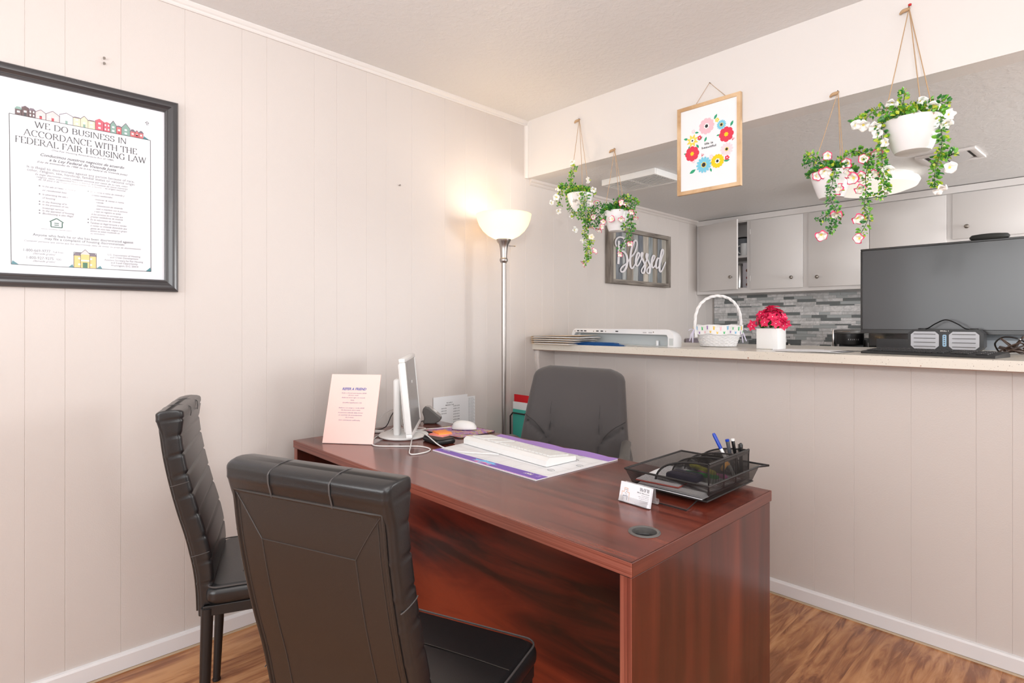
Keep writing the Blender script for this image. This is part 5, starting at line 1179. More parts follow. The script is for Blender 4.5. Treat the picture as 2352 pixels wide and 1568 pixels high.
# rugged speaker
sp = thing('portable_speaker', 'black portable speaker with two pale grey louvred grilles and a strap handle', 'speaker', (1.772, .78, BZ + .0005), R(-2))
def oct_(x0, x1, z0, z1, c): return [(x0 + c, z0), (x1 - c, z0), (x1, z0 + c), (x1, z1 - c), (x1 - c, z1), (x0 + c, z1), (x0, z1 - c), (x0, z0 + c)]
G().prism(oct_(0, .278, 0, .096, .018), (0, .0, 0), (1, 0, 0), (0, 0, 1), (0, .075, 0)).obj('body', BLKPL, sp)
for xx in (.012, .156):
    gr_ = G().prism(oct_(xx, xx + .107, .006, .086, .014), (0, -.004, 0), (1, 0, 0), (0, 0, 1), (0, .006, 0)).obj('grille', mat('pale_grey_plastic', (.52, .53, .57), .4), sp)
    for k in range(4): G().box((xx + .012, -.008, .016 + k * .019), (xx + .095, -.0035, .0185 + k * .019), 0, .0008).obj('louvre', GREYPL, gr_)
G().prism(oct_(.1325, .1465, .018, .072, .003), (0, -.002, 0), (1, 0, 0), (0, 0, 1), (0, .003, 0)).obj('button_strip', flat('strip_blue_white', 165, 205, 235), sp)
for k in range(5): G().box((.137, -.0032, .024 + k * .0095), (.142, -.0018, .029 + k * .0095)).obj('button', GREYPL, sp)
g = G(); text_to(g, 'DULL 1', (.139, -.0006, .0865), (1, 0, 0), (0, 0, 1), .030, .0058, 0, 0, .02, 'C'); g.obj('badge_lettering', PETW, sp, kind='stuff')
G().tube(catmull([(.045, .03, .096), (.07, .03, .100), (.10, .03, .122), (.139, .03, .140), (.18, .03, .122), (.21, .03, .100), (.235, .03, .096)], 6), .0075, 8, flat_=.35, up=(0, 0, 1)).obj('strap_handle', BLKPL, sp, True)
for xx in (.035, .225): G().box((xx, .018, .094), (xx + .03, .045, .101), 0, .003).obj('strap_mount', BLKPL, sp, True)

# big monitor
mo = thing('black_monitor', 'large black flat monitor with a dark matte screen standing on the bar', 'monitor', (1.548, .885, BZ + .0005))
FR = mat('monitor_bezel', (.018, .017, .017), .25)
g = G(); W3, Z0_, Z1_ = .72, .072, .504
for lo, hi in (((0, 0, Z0_), (W3, .03, Z0_ + .022)), ((0, 0, Z1_ - .010), (W3, .03, Z1_)), ((0, 0, Z0_ + .022), (.009, .03, Z1_ - .010)), ((W3 - .009, 0, Z0_ + .022), (W3, .03, Z1_ - .010))): g.box(lo, hi, 0, .002, 1)
g.obj('bezel', FR, mo)
box('screen', (.008, .004, Z0_ + .021), (W3 - .008, .012, Z1_ - .009), DARKSC, mo); box('rear_shell', (.02, .028, Z0_ + .02), (W3 - .02, .05, Z1_ - .03), BLKPL, mo, .01)
box('neck', (W3 / 2 - .03, .032, .01), (W3 / 2 + .03, .05, .2), BLKPL, mo); box('foot', (W3 / 2 - .12, -.02, 0), (W3 / 2 + .12, .055, .012), BLKPL, mo, .004)
sd_ = thing('round_speaker', 'round black fabric-covered puck perched on top of the large monitor', 'speaker', (2.055, .905, BZ + .5045))
G().lathe([(.0001, 0), (.062, 0), (.070, .006), (.071, .014), (.064, .022), (.0001, .024)], 32, sy=.6).obj('body', mat('dark_mesh_fabric', (.02, .022, .02), .7), sd_, True)
G().lathe([(.0001, .0241), (.045, .0243), (.0001, .0248)], 32, sy=.6).obj('top_ring', BLKPL, sd_)

# cables heaped at the right end
rr = random.Random(2); names = ['black cable coiled in a tall loop at the right end of the bar', 'brown and black cable heap between speaker and bar edge', 'glossy black power cable bunched at the right edge of the bar']
for k in range(3):
    P_ = []; o = thing('cable', names[k], 'cable', ([2.21, 2.16, 2.30][k], [.60, .62, .50][k], BZ + .001), 0, 'cables on the bar')
    n_ = [9, 26, 30][k]
    if k == 0: P_ = [(-.10, .05, .005), (-.11, .03, .04), (-.08, .0, .068), (-.03, -.01, .06), (.0, 0, .03), (.03, .01, .01), (.06, .02, .05), (.07, .02, .078), (.09, .01, .06), (.07, 0, .02), (.12, -.03, .005)]
    else:
        for i in range(n_):
            a = i * 1.9 + rr.uniform(-.4, .4); q = rr.uniform(.02, [0, .055, .085][k]); P_.append((cos(a) * q * 1.1, sin(a) * q, .005 + abs(rr.gauss(0, .018))))
    G().tube([V((q.x, q.y, max(q.z, .0035))) for q in catmull(P_, 6)], .0033, 6).obj('cord', [BLKGL, mat('dark_brown_cable', (.06, .035, .025), .4), BLKGL][k], o, True)
tg = thing('cable_box', 'small orange-brown box under the cables at the right edge', 'box', (2.33, .74, BZ + .0005)); box('body', (0, 0, 0), (.10, .06, .085), flat('orange_brown', 185, 80, 40), tg, .004); box('flap', (0, -.001, .06), (.10, .0, .085), flat('orange_dark', 150, 60, 30), tg)
tg = thing('storage_box', 'pale blue and white box behind the cables', 'box', (2.02, 1.02, 0.905)); box('body', (0, 0, 0), (.26, .12, .262), flat('pale_box', 205, 215, 225), tg, .004); box('lid', (-.003, -.003, .24), (.263, .123, .266), flat('pale_box_lid', 150, 160, 170), tg, .003)
tg = thing('wooden_crate', 'light wooden crate behind the cables, right of the pale blue box', 'crate', (2.31, 1.02, 0.905))
WD = wood('crate_wood', (.45, .28, .15), (.6, .40, .23), (.7, .5, .3), (3, 3, 12), 3, .6, .5)
for k in range(3): box('slat', (0, 0, .005 + k * .09), (.22, .012, .085 + k * .09), WD, tg, .001)
for xx in (0, .2): box('end', (xx, .012, 0), (xx + .02, .14, .27), WD, tg)
box('bottom', (.02, .012, 0), (.20, .14, .01), WD, tg)
dk = thing('kitchen_desk', 'plain shelf behind the bar carrying the boxes', 'shelf', (0, 0, 0)); box('board', (1.95, .985, .88), (2.75, 1.20, .9045), CAB, dk, .002); box('leg', (1.97, 1.0, 0), (2.0, 1.18, .88), CAB, dk); box('leg', (2.7, 1.0, 0), (2.73, 1.18, .88), CAB, dk)

# coffee maker, microwave and bits on the lower worktop
cm = thing('coffee_maker', 'black single-cup coffee maker in front of the tiled wall', 'coffee maker', (1.19, 2.03, .9105))
G().box((-.085, -.05, 0), (.085, .14, .02), 0, .008).obj('base', BLKPL, cm, True); G().box((-.08, .04, .02), (.08, .14, .20), 0, .01).obj('rear_tank', BLKPL, cm, True)
G().lathe([(.0001, .165), (.085, .165), (.088, .175), (.088, .238), (.086, .240)], 40, (0, 0, 0)).obj('brew_head', BLKPL, cm, True)
G().lathe([(.088, .240), (.091, .243), (.089, .262), (.075, .268), (.0001, .269)], 40).obj('chrome_lid', GREYPL, cm, True)
G().tube([(-.060, -.066, .256), (-.04, -.084, .256), (.0, -.093, .256), (.03, -.089, .256)], .004, 8).obj('lid_handle', CHROME, cm, True)
G().box((-.105, -.02, .12), (-.092, .06, .268), 0, .003).obj('side_rail', CHROME, cm, True)
g = G(); vd = V((cos(R(-46)), sin(R(-46)), 0)).normalized()
uu = V((.694, .72, 0)); nn = V((.72, -.694, 0))
for i, ch in enumerate('KEURIG'):
    a = math.atan2(-.694, .72) + (i - 2.5) * .135 - .25; p = V((.0887 * cos(a), .0887 * sin(a), .196)); text_to(g, ch, p, (-sin(a), cos(a), 0), (0, 0, 1), None, .0085, 0, 0, .01, 'C')
g.obj('brand_lettering', INKL, cm, kind='stuff')
mw = thing('microwave', 'glossy black microwave on the worktop, seen under the large monitor', 'microwave', (1.33, 1.93, .9105))
box('case', (0, 0, 0), (.50, .36, .262), BLKPL, mw, .006); d = box('door', (.006, -.012, .01), (.37, 0, .252), BLKGL, mw, .003); box('window', (.05, -.0135, .05), (.33, -.0115, .21), DARKSC, d)
box('control_panel', (.375, -.012, .01), (.494, 0, .252), GREYPL, mw, .003); box('trim_bar', (.05, -.016, .10), (.33, -.013, .145), GREYPL, d, .002)
so = thing('soap_bottle', 'small dark soap pump bottle behind the cube vase', 'bottle', (.74, 2.10, .9105)); G().lathe([(.0001, 0), (.028, 0), (.030, .01), (.030, .12), (.012, .145), (.012, .165)], 20).obj('bottle', BLKPL, so, True); G().tube([(0, 0, .16), (0, 0, .205), (.03, -.02, .205)], .006, 8).obj('pump', CHROME, so, True)
to = thing('toaster', 'grey toaster with a black end by the left kitchen wall, behind the wicker basket', 'toaster', (.012, 1.88, .9105)); box('body', (0, 0, 0), (.17, .12, .185), flat('toaster_grey', 140, 130, 140), to, .012); box('end_cap', (.165, .005, .005), (.185, .115, .18), BLKPL, to, .008); box('lever', (.184, .05, .10), (.20, .07, .115), BLKPL, to, .002)

# ============================================================ THINGS ON THE DESK
Z0 = DZ + .0006
# slanted pink sign
sg = thing('slanted_sign', 'pale pink slanted sign with blue lettering at the left end of the desk', 'sign', (.241, -1.405, Z0), math.atan2(.607, .795))
PINK = flat('pink_card', 255, 218, 210); lean = .085; hh = math.sqrt(.28 ** 2 - lean ** 2)
n_ = V((0, lean, hh)).normalized(); nrm = V((0, -n_.z, n_.y))
g = G(); W4 = .2127
def sp_(x_, t_, o_=0): p = V((x_, 0, .002)) + n_ * t_ + nrm * o_; return p
g.add([sp_(0, 0), sp_(W4, 0), sp_(W4, .28), sp_(0, .28), sp_(0, 0, -.004), sp_(W4, 0, -.004), sp_(W4, .28, -.004), sp_(0, .28, -.004)], [(0, 1, 2, 3), (7, 6, 5, 4), (0, 4, 5, 1), (1, 5, 6, 2), (2, 6, 7, 3), (3, 7, 4, 0)]); g.obj('card', PINK, sg)
g = G(); g.prism([(0, 0), (.10, 0), (.10, .003), (.003, .003)], (0, .002, 0), (0, 1, 0), (0, 0, 1), (W4, 0, 0)); g.obj('acrylic_foot', ACRYL, sg)
BL = flat('print_blue', 95, 115, 180); VI = flat('print_violet', 120, 100, 150)
g = G()
for s_, a, b_, v_ in [('Refer a friend and receive $200', 0.0538, 0.1605, 0.2003), ('off your rent!', 0.0824, 0.1280, 0.1914), ('Referral must sign a 6 month', 0.0565, 0.1563, 0.1815), ('lease.', 0.0956, 0.1121, 0.1719), ('Qualified applicants only.', 0.0632, 0.1462, 0.1613), ('Refiera a un amigo y recibe $200', 0.0498, 0.1589, 0.1400), ('de descuento de la renta.', 0.0616, 0.1437, 0.1311), ('La persona referida debe firmar', 0.0497, 0.1563, 0.1205), ('un contrato de arrendamiento', 0.0530, 0.1536, 0.1108), ('de 6 meses.', 0.0837, 0.1197, 0.1019), ('Solo solicitantes calificados.', 0.0558, 0.1482, 0.0904)]:
    text_to(g, s_, sp_(a, v_, .0005), (1, 0, 0), n_, b_ - a, .0042, 0, .3, .006)
g.obj('small_print', VI, sg, kind='stuff')
g = G(); text_to(g, 'REFER A FRIEND', sp_(.0538, .2144, .0005), (1, 0, 0), n_, .104, .0105, 0, .3, .035); g.obj('heading_print', BL, sg, kind='stuff')

# white monitor, seen nearly edge-on
mt = thing('white_monitor', 'slim white monitor seen almost edge-on at the left of the desk', 'monitor', (.345, -1.118, Z0), math.atan2(.53, .847) - R(90) + R(90) * 0)
# local frame: +x runs along the screen normal direction, +y along the screen to the viewer's left
ang = R(50); mt.rotation_euler = (0, 0, ang)     # local x = direction the screen faces, local y = along the screen away from the viewer
def mp_(x_, y_, z_): return V((x_, y_, z_))
g = G(); secs = []
for k in range(5):
    e = [0, .006, .008, .006, 0][k]; zz = [0, .002, .006, .009, .011][k]
    secs.append([V((.02 + px, .02 + py, zz)) for px, py in [((.105 - .008 + e) * cos(2 * pi * i / 40), (.11 - .008 + e) * sin(2 * pi * i / 40) if True else 0) for i in range(40)]])
g.loft(secs); g.obj('base', WHPL, mt, True, ang=50)
G().box((-.018, -.028, .008), (.010, .028, .245), 0, .010, 3).obj('post', WHPL, mt, True)
G().box((.005, -.022, .195), (.058, .022, .245), 0, .008).obj('arm', WHPL, mt, True)
t_ = R(5.5); Mx = Matrix.Translation((.056, -.005, .03)) @ Matrix.Rotation(-t_, 4, 'Y')
g = G(); g.M = Mx; yh = .19; xt = .024; hm = .312
for lo, hi in (((0, -yh, 0), (xt, yh, .016)), ((0, -yh, hm - .016), (xt, yh, hm)), ((0, -yh, .016), (xt, -yh + .016, hm - .016)), ((0, yh - .016, .016), (xt, yh, hm - .016))): g.box(lo, hi, 0, .003)
g.obj('bezel', WHPL, mt, True)
g = G(); g.M = Mx; g.box((-.008, -yh + .02, .02), (xt - .006, yh - .02, hm - .02), 0, .006); g.obj('rear_shell', WHPL, mt, True)
g = G(); g.M = Mx; g.box((xt - .007, -yh + .015, .015), (xt - .003, yh - .015, hm - .015)); g.obj('screen', GREYSC, mt)

# calendar blotter
PUR = flat('calendar_purple', 120, 88, 180); PUR2 = flat('calendar_lilac', 165, 130, 205)
ca = thing('desk_calendar', 'large paper desk calendar with purple bands lying on the desk', 'calendar', (0, 0, Z0))
def quadz(pts, z0, z1, m, name, parent=ca):
    g = G(); g.add([(p[0], p[1], z0) for p in pts] + [(p[0], p[1], z1) for p in pts], [(3, 2, 1, 0), (4, 5, 6, 7), (0, 1, 5, 4), (1, 2, 6, 5), (2, 3, 7, 6), (3, 0, 4, 7)]); return g.obj(name, m, parent)
cA, cB, cD, cE = V((.655, -1.165)), V((1.203, -1.178)), V((1.224, -.778)), V((.627, -.790))
def cp(u, v): a = cA.lerp(cB, u); b_ = cE.lerp(cD, u); return a.lerp(b_, v)
quadz([cp(0, 0), cp(1, 0), cp(1, .99), cp(0, .99)], 0, .0030, PAPER, 'page_block')
quadz([cp(0, 0), cp(1, 0), cp(1, .13), cp(0, .10)], .0030, .0036, PUR, 'front_band')
quadz([cp(0, 0), cp(1, 0), cp(1, .010), cp(0, .010)], .0036, .0039, flat('calendar_pink_edge', 245, 205, 225), 'edge_strip')
g = G(); g.grid(lambda u, v: (cp(u, .86 + .14 * v).x, cp(u, .86 + .14 * v).y, .0034 + .004 * abs(math.sin(u * 9 + v)) * v), 30, 5); g.obj('rear_band', PUR2, ca, True)
g = G()
for i in range(8):
    a, b_ = cp(i / 7 * .94 + .03, .15), cp(i / 7 * .94 + .03, .84); d = (b_ - a).normalized() * .0005; g.add([(a.x - .0005, a.y, .0034), (a.x + .0005, a.y, .0034), (b_.x + .0005, b_.y, .0034), (b_.x - .0005, b_.y, .0034)], [(0, 1, 2, 3)])
for i in range(6):
    a, b_ = cp(.03, .15 + i * .138), cp(.97, .15 + i * .138); g.add([(a.x, a.y - .0005, .0034), (b_.x, b_.y - .0005, .0034), (b_.x, b_.y + .0005, .0034), (a.x, a.y + .0005, .0034)], [(0, 1, 2, 3)])
g.obj('day_grid', INKL, ca, kind='stuff')
ud, vd2 = (-1, .02, 0), (0, -1, 0)
g = G(); text_to(g, 'MAY', (1.156, -1.138, .0038), ud, vd2, .036, .013, 0, .2, .03, 'L'); text_to(g, '2024', (1.150, -1.120, .0038), ud, vd2, .026, .009, 0, .2, .03, 'L'); text_to(g, 'MAY 2024', (.72, -1.13, .0038), ud, vd2, .04, .008, 0, 0, .01); g.obj('month_lettering', PETW, ca, kind='stuff')
g = G(); text_to(g, '5', (1.196, -1.128, .0038), ud, vd2, .022, .024, 0, .2, .04, 'L'); g.obj('month_number', PUR2, ca, kind='stuff')
g = G(); g.M = Matrix.Translation((.93, -1.145, .0037)); LBL = flat('calendar_sky_blue', 120, 195, 240)
g.add([(.055 * cos(t_ * .4488) * (1 + .18 * (-1) ** t_), .017 * sin(t_ * .4488) * (1 + .3 * (-1) ** t_), 0) for t_ in range(14)], [tuple(range(14))]); g.obj('badge_patch', LBL, ca)
g = G(); text_to(g, 'Dream Big', (.972, -1.150, .0042), ud, vd2, .084, .016, 0, .25, .03); g.obj('badge_lettering', flat('calendar_pink', 245, 140, 190), ca, kind='stuff')
g = G(); rr = random.Random(5)
for (x_, y_) in ((1.05, -.86), (1.13, -.90), (1.16, -1.06), (.73, -.84), (1.10, -.83), (1.19, -.95)):
    g.tube([(x_ + cos(i * .7) * .012 * (1 + i * .03), y_ + sin(i * .7) * .010, .0038) for i in range(9)], .0005, 4)
g.obj('pen_scribbles', INKG, ca, kind='stuff')
ch = thing('bulldog_clip', 'small round dark clip standing on the calendar behind the white keyboard', 'clip', (.886, -.866, Z0 + .004)); G().lathe([(.0001, 0), (.017, 0), (.017, .0025), (.0001, .0035)], 20).obj('disc', GREYPL, ch, True); G().tube([(-.003, 0, .003), (-.003, 0, .010), (.003, 0, .010), (.003, 0, .003)], .0014, 6).obj('pin', PEWTER, ch)
pc = thing('paper_clip', 'dark arrow-shaped paper clip on the calendar beside the keyboard', 'clip', (1.06, -.865, Z0 + .0045)); G().tube([(-.02, 0, 0), (.015, .004, .001), (.02, 0, .001), (-.005, -.005, .001)], .0018, 6).obj('wire', BLKPL, pc)

kw = thing('computer_keyboard', 'white full-size computer keyboard resting on the desk calendar', 'keyboard', (1.138, -.908, Z0 + .0052), R(176), 'computer keyboards')
keyboard(kw, .475, .140, .016, WHPL, mat('white_key', (.74, .74, .73), .4), 6, .012)
mp2 = thing('mouse_pad', 'mouse pad with a purple and yellow swirling print behind the white monitor', 'mouse pad', (.318, -.962, Z0), R(3))
PADM = mat('pad_print', (.4, .3, .5), .7); n, l, b = nodes(PADM); q = coords(PADM, (1, 1, 1)); tt = noise_n(PADM, q, 16, 3, .6, 2.2); rm = ramp(PADM, tt.outputs[0], [(.3, (.05, .03, .08)), (.40, (.30, .14, .42)), (.47, (.55, .35, .60)), (.52, (.45, .10, .08)), (.57, (.58, .50, .25)), (.65, (.25, .35, .38)), (.75, (.06, .05, .05))]); l.new(rm.outputs[0], b.inputs['Base Color'])
g = G(); secs = [[V((.12 + px, .10 + py, z_)) for px, py in rrect(.125, .105, .02)] for z_ in (0, .0035)]; g.loft(secs); g.obj('pad', PADM, mp2)
g = G(); g.tube([(.12 + p[0], .10 + p[1], .0025) for p in rrect(.125, .105, .02)], .0018, 5, closed=True); g.obj('stitched_edge', BLKPL, mp2)
ms = thing('computer_mouse', 'white wired computer mouse on the purple mouse pad', 'mouse', (.425, -.825, Z0 + .0046), R(-50))
g = G(); secs = []
for k in range(13):
    t_ = k / 12; y_ = -.055 + .11 * t_; q_ = math.sqrt(max(.02, 1 - (2 * t_ - 1) ** 2)); wq = .030 * q_ ** .6 + .001; hq = .036 * q_ ** .7 * (1 - .2 * t_) + .003
    secs.append([V((wq * cos(a_), y_, max(0, .004 + hq * sin(a_)) if sin(a_) > 0 else 0.0 + .004 * (1 + sin(a_)))) for a_ in [2 * pi * i / 24 for i in range(24)]])
g.loft(secs); g.obj('shell', WHPL, ms, True, ang=80); G().tube([(0, .018, .0315), (0, .036, .026)], .003, 8).obj('wheel', INKL, ms, True)
wl2 = thing('black_wallet', 'worn black leather wallet under sticky notes beside the white monitor base', 'wallet', (.478, -1.088, Z0), R(-8))
box('body', (0, 0, 0), (.125, .085, .020), BLKPL, wl2, .007); box('flap', (.004, .004, .019), (.121, .08, .023), LEATHB, wl2, .002)
for k, (nm, m_, lab, loc, rz, sz) in enumerate((('sticky_note_pad', flat('sticky_pink', 245, 140, 125), 'salmon pink sticky note pad on the black wallet', (.500, -1.072, Z0 + .0235), 12, .075), ('sticky_note_pad', flat('sticky_orange', 255, 150, 60), 'orange sticky note pad lying on the salmon pink one', (.488, -1.045, Z0 + .0300), -14, .070))):
    o = thing(nm, lab, 'sticky notes', loc, R(rz), 'sticky note pads'); box('pad', (0, 0, 0), (sz, sz * .8, .006), m_, o, .0006); box('backing_sheet', (0, 0, -.0003), (sz, sz * .8, .0003), PAPER, o)
# grey propped mouse
em = thing('ergonomic_mouse', 'silver and dark grey upright mouse standing at the rear left of the desk', 'mouse', (.180, -.825, Z0), R(46))
pro = [(-.040, .0), (-.034, .028), (-.043, .055), (-.040, .074), (-.028, .083), (-.012, .080), (.040, .037), (.047, .024), (.040, .012), (.015, .0)]
g = G(); g.prism(pro, (0, -.026, 0), (1, 0, 0), (0, 0, 1), (0, .052, 0)); e_ = g.obj('body', GREYPL, em, True, ang=60); md = e_.modifiers.new('rounding', 'BEVEL'); md.width = .007; md.segments = 3
g = G(); g.prism([(-.026, .0835), (-.010, .0820), (.040, .0405), (.044, .034)], (0, -.020, 0), (1, 0, 0), (0, 0, 1), (0, .040, 0)); g.obj('silver_panel', CHROME, em)
G().lathe([(.0001, .002), (.012, .001), (.013, -.002)], 16, (0, 0, 0)).obj('oval_highlight', WHPL, em, True); C.objects[-1].location = (.016, 0, .0605); C.objects[-1].rotation_euler = (0, R(40), 0)  # white disc painted in as the highlight on the sloped silver face
G().tube(catmull([(-.02, .0, .01), (-.045, -.01, .012), (-.055, -.02, .004), (-.05, -.04, .003)], 5), .002, 6).obj('cable', BLKPL, em)
# cables across the desk
def zc(P_, z=.003): return [V((p[0], p[1], p[2] if len(p) > 2 else z)) for p in P_]
def cable(label, P_, r_, m, loc=(0, 0, Z0)):
    o = thing('cable', label, 'cable', loc, 0, 'cables on the desk'); G().tube([V((q.x, q.y, max(q.z, r_ + .0003))) for q in catmull(P_, 8)], r_, 6).obj('cord', m, o, True); return o
cable('white cable looping in front of the monitor base to the white keyboard', [V((.325, -1.09, .060)), V((.25, -1.115, .004)), V((.30, -1.20, .003)), V((.425, -1.282, .003)), V((.506, -1.227, .003)), V((.568, -1.165, .003)), V((.635, -1.162, .003)), V((.668, -1.208, .003)), V((.655, -1.262, .003)), V((.566, -1.205, .003)), V((.44, -1.10, .03)), V((.50, -1.09, .030)), V((.640, -1.120, .010)), V((.74, -1.125, .008)), V((.80, -1.100, .007)), V((.90, -1.052, .010))], .0022, WHPL)
cable('white mouse cable running from the mouse pad behind the monitor', [V((.385, -.865, .014)), V((.345, -.905, .009)), V((.32, -.96, .009)), V((.30, -.975, .004)), V((.24, -1.0, .003)), V((.20, -1.03, .003))], .0019, WHPL)
cable('white tangled cable with a plug behind the monitor post', [V((.15, -1.17, .003)), V((.218, -1.129, .003)), V((.193, -1.048, .003)), V((.205, -.987, .003)), V((.30, -.985, .006)), V((.275, -.93, .003)), V((.22, -.96, .003)), V((.25, -1.03, .02)), V((.28, -1.06, .05)), V((.26, -1.03, .07)), V((.23, -1.02, .02)), V((.26, -.98, .004)), V((.31, -1.0, .03)), V((.30, -1.03, .006))], .0017, WHPL)
cable('thin black cable rising behind the pink sign to the monitor post', [V((.120, -1.16, .003)), V((.16, -1.12, .003)), V((.20, -1.09, .02)), V((.26, -1.10, .075)), V((.318, -1.125, .10))], .0022, BLKPL)
cable('white power cable rising to the back of the monitor post', [V((.115, -1.19, .003)), V((.17, -1.15, .02)), V((.24, -1.12, .085)), V((.315, -1.12, .115))], .0017, WHPL)
ua = thing('cable_plug', 'white plug adapter lying on the desk behind the pink sign', 'adapter', (.205, -1.125, Z0), R(35)); box('body', (-.024, -.008, 0), (.024, .008, .010), WHPL, ua, .003); box('tip', (.024, -.005, .002), (.034, .005, .008), CHROME, ua)

# notice sheets taped to the wall at the rear of the desk
def notice(label, y0_, y1_, zt, zb_, xx, lines):
    o = thing('wall_notice', label, 'paper', (xx, 0, 0), 0, 'notices on the wall'); box('sheet', (0, y0_, zb_), (.0012, y1_, zt), PAPER, o); g = G()
    for (s_, yy_, zz_, w_, h_) in lines: text_to(g, s_, (.0017, yy_, zz_), (0, 1, 0), (0, 0, 1), w_, h_, 0, 0, .01)
    g.obj('print', INK, o, kind='stuff')
notice('white typed notice on the panelled wall behind the silver upright mouse', -.690, -.462, .838, .56, .0052,
       [('RE: SUPPLY', -.605, .800, .040, .006), ('EMERGENCY LINE', -.612, .788, .055, .006)] + [('SERVICES', -.64, .773 - .0135 * i, .035, .005) for i in range(3)] + [('# 555-%02d-%03d' % (11 * i % 90 + 10, 37 * i % 900 + 100), -.56, .780 - .0145 * i, .042, .0058) for i in range(8)])
notice('narrow white sheet peeking out right of the typed wall notice', -.480, -.405, .823, .56, .0018, [('line of print', -.452, .812 - .0062 * i, .036 + .004 * (i % 3), .003) for i in range(22)])

# business card holder
bh = thing('business_card_holder', 'clear plastic holder of white business cards at the front right of the desk', 'card holder', (1.488, -1.154, Z0), R(-3))
CW = flat('card_white', 242, 243, 248); th_ = R(14)
g = G(); pr_ = [(0, .0), (.004, -.003), (.010, .0), (.022, .055), (.026, .060), (.030, .055), (.036, .004), (.042, .0)]
g = G(); g.tube
prof = [(.002, .018), (-.004, .004), (.002, -.0), (.010, .001), (.022, .030), (.030, .048), (.037, .046), (.040, .012), (.045, .003), (.052, .003), (.055, .010), (.052, .017)]
g.add([(0 + .004, p[0], p[1]) for p in prof] + [(.094, p[0], p[1]) for p in prof], [(i, i + 1, len(prof) + i + 1, len(prof) + i) for i in range(len(prof) - 1)]); hd = g.obj('holder', ACRYL, bh, True, ang=50)
md = hd.modifiers.new('thickness', 'SOLIDIFY'); md.thickness = .0016; md.offset = 1
cn = V((0, sin(th_), cos(th_))); cnn = V((0, -cos(th_), sin(th_)))
def crd(x_, t_, o_=0): return V((x_, .0015, .0022)) + cn * t_ + cnn * o_
for k in range(5):
    g = G(); o_ = -.0016 * k; g.add([crd(.001, 0, o_), crd(.0995, 0, o_), crd(.0995, .051, o_), crd(.001, .051, o_), crd(.001, 0, o_ - .0012), crd(.0995, 0, o_ - .0012), crd(.0995, .051, o_ - .0012), crd(.001, .051, o_ - .0012)], [(0, 1, 2, 3), (7, 6, 5, 4), (0, 4, 5, 1), (1, 5, 6, 2), (2, 6, 7, 3), (3, 7, 4, 0)]); g.obj('card', CW, bh)
g = G(); serif_to(g, 'IMFII', crd(.064, .0375, .0004), (1, 0, 0), cn, .030, .0085, 0, .14, .05); g.obj('heading_print', INK, bh, kind='stuff')
g = G(); text_to(g, 'Mitzi Martinez', crd(.0955, .0315, .0004), (1, 0, 0), cn, .038, .0034, 0, 0, .01, 'R')
for i, s_ in enumerate(('Leasing Agent', 'office and cell line', 'by appointment only', 'email us anytime', 'open six days')): text_to(g, s_, crd(.0955, .0265 - .0042 * i, .0004), (1, 0, 0), cn, [.024, .034, .030, .028, .018][i], .0023, 0, 0, 0, 'R')
g.obj('small_print', INKG, bh, kind='stuff')
def pline(g, P_, t_, o_=.0004):
    for a, b_ in zip(P_, P_[1:]):
        a = V(a + (0,)); b_ = V(b_ + (0,)); d = (b_ - a).normalized() * t_ / 2; nn_ = V((-d.y, d.x, 0)); a2 = a - d; b2 = b_ + d
        g.add([crd(a2.x + nn_.x, a2.y + nn_.y, o_), crd(a2.x - nn_.x, a2.y - nn_.y, o_), crd(b2.x - nn_.x, b2.y - nn_.y, o_), crd(b2.x + nn_.x, b2.y + nn_.y, o_)], [(0, 1, 2, 3)])
g = G(); pline(g, [(.009, .005), (.009, .026), (.016, .026), (.016, .036), (.027, .036), (.027, .026), (.033, .026), (.033, .005)], .0009); g.obj('house_outline', flat('card_orange', 225, 150, 70), bh, kind='stuff')
g = G(); pline(g, [(.014, .006), (.014, .016), (.027, .016), (.027, .006)], .0011); g.obj('inner_outline', flat('card_navy', 40, 45, 90), bh, kind='stuff')
g = G()
for (x_, y_) in ((.0195, .032), (.0235, .032), (.0235, .027), (.0205, .0235), (.0235, .0205)): g.add([crd(x_ + .001 * cos(i * 1.047), y_ + .001 * sin(i * 1.047), .0005) for i in range(6)], [tuple(range(6))])
g.obj('dots', INK, bh, kind='stuff')

# mesh organiser
MESH = mat('black_wire_mesh', (.02, .018, .018), .4, .3); n, l, b = nodes(MESH)
tc = n.new('ShaderNodeTexCoord'); sx_ = n.new('ShaderNodeSeparateXYZ'); l.new(tc.outputs['Object'], sx_.inputs[0])
def mth(op, a, b_=None):
    k = n.new('ShaderNodeMath'); k.operation = op
    for i, q_ in enumerate((a, b_)):
        if q_ is None: continue
        if isinstance(q_, (int, float)): k.inputs[i].default_value = q_
        else: l.new(q_, k.inputs[i])
    return k.outputs[0]
s1 = mth('ADD', sx_.outputs[0], sx_.outputs[1]); K = 1 / .0030
def wire(e): return mth('GREATER_THAN', mth('ABSOLUTE', mth('SUBTRACT', mth('FRACT', mth('MULTIPLY', e, K)), .5)), .31)
al = mth('MAXIMUM', wire(mth('ADD', s1, sx_.outputs[2])), wire(mth('SUBTRACT', s1, sx_.outputs[2])))
l.new(al, b.inputs['Alpha'])
og = thing('mesh_desk_organizer', 'black wire mesh desk organizer with a tray and raised pen compartments', 'organizer', (0, 0, 0))
ox0, ox1, oy0, oy1, oz0, oz1 = 1.440, 1.697, -1.052, -.735, .760, .806
g = G()
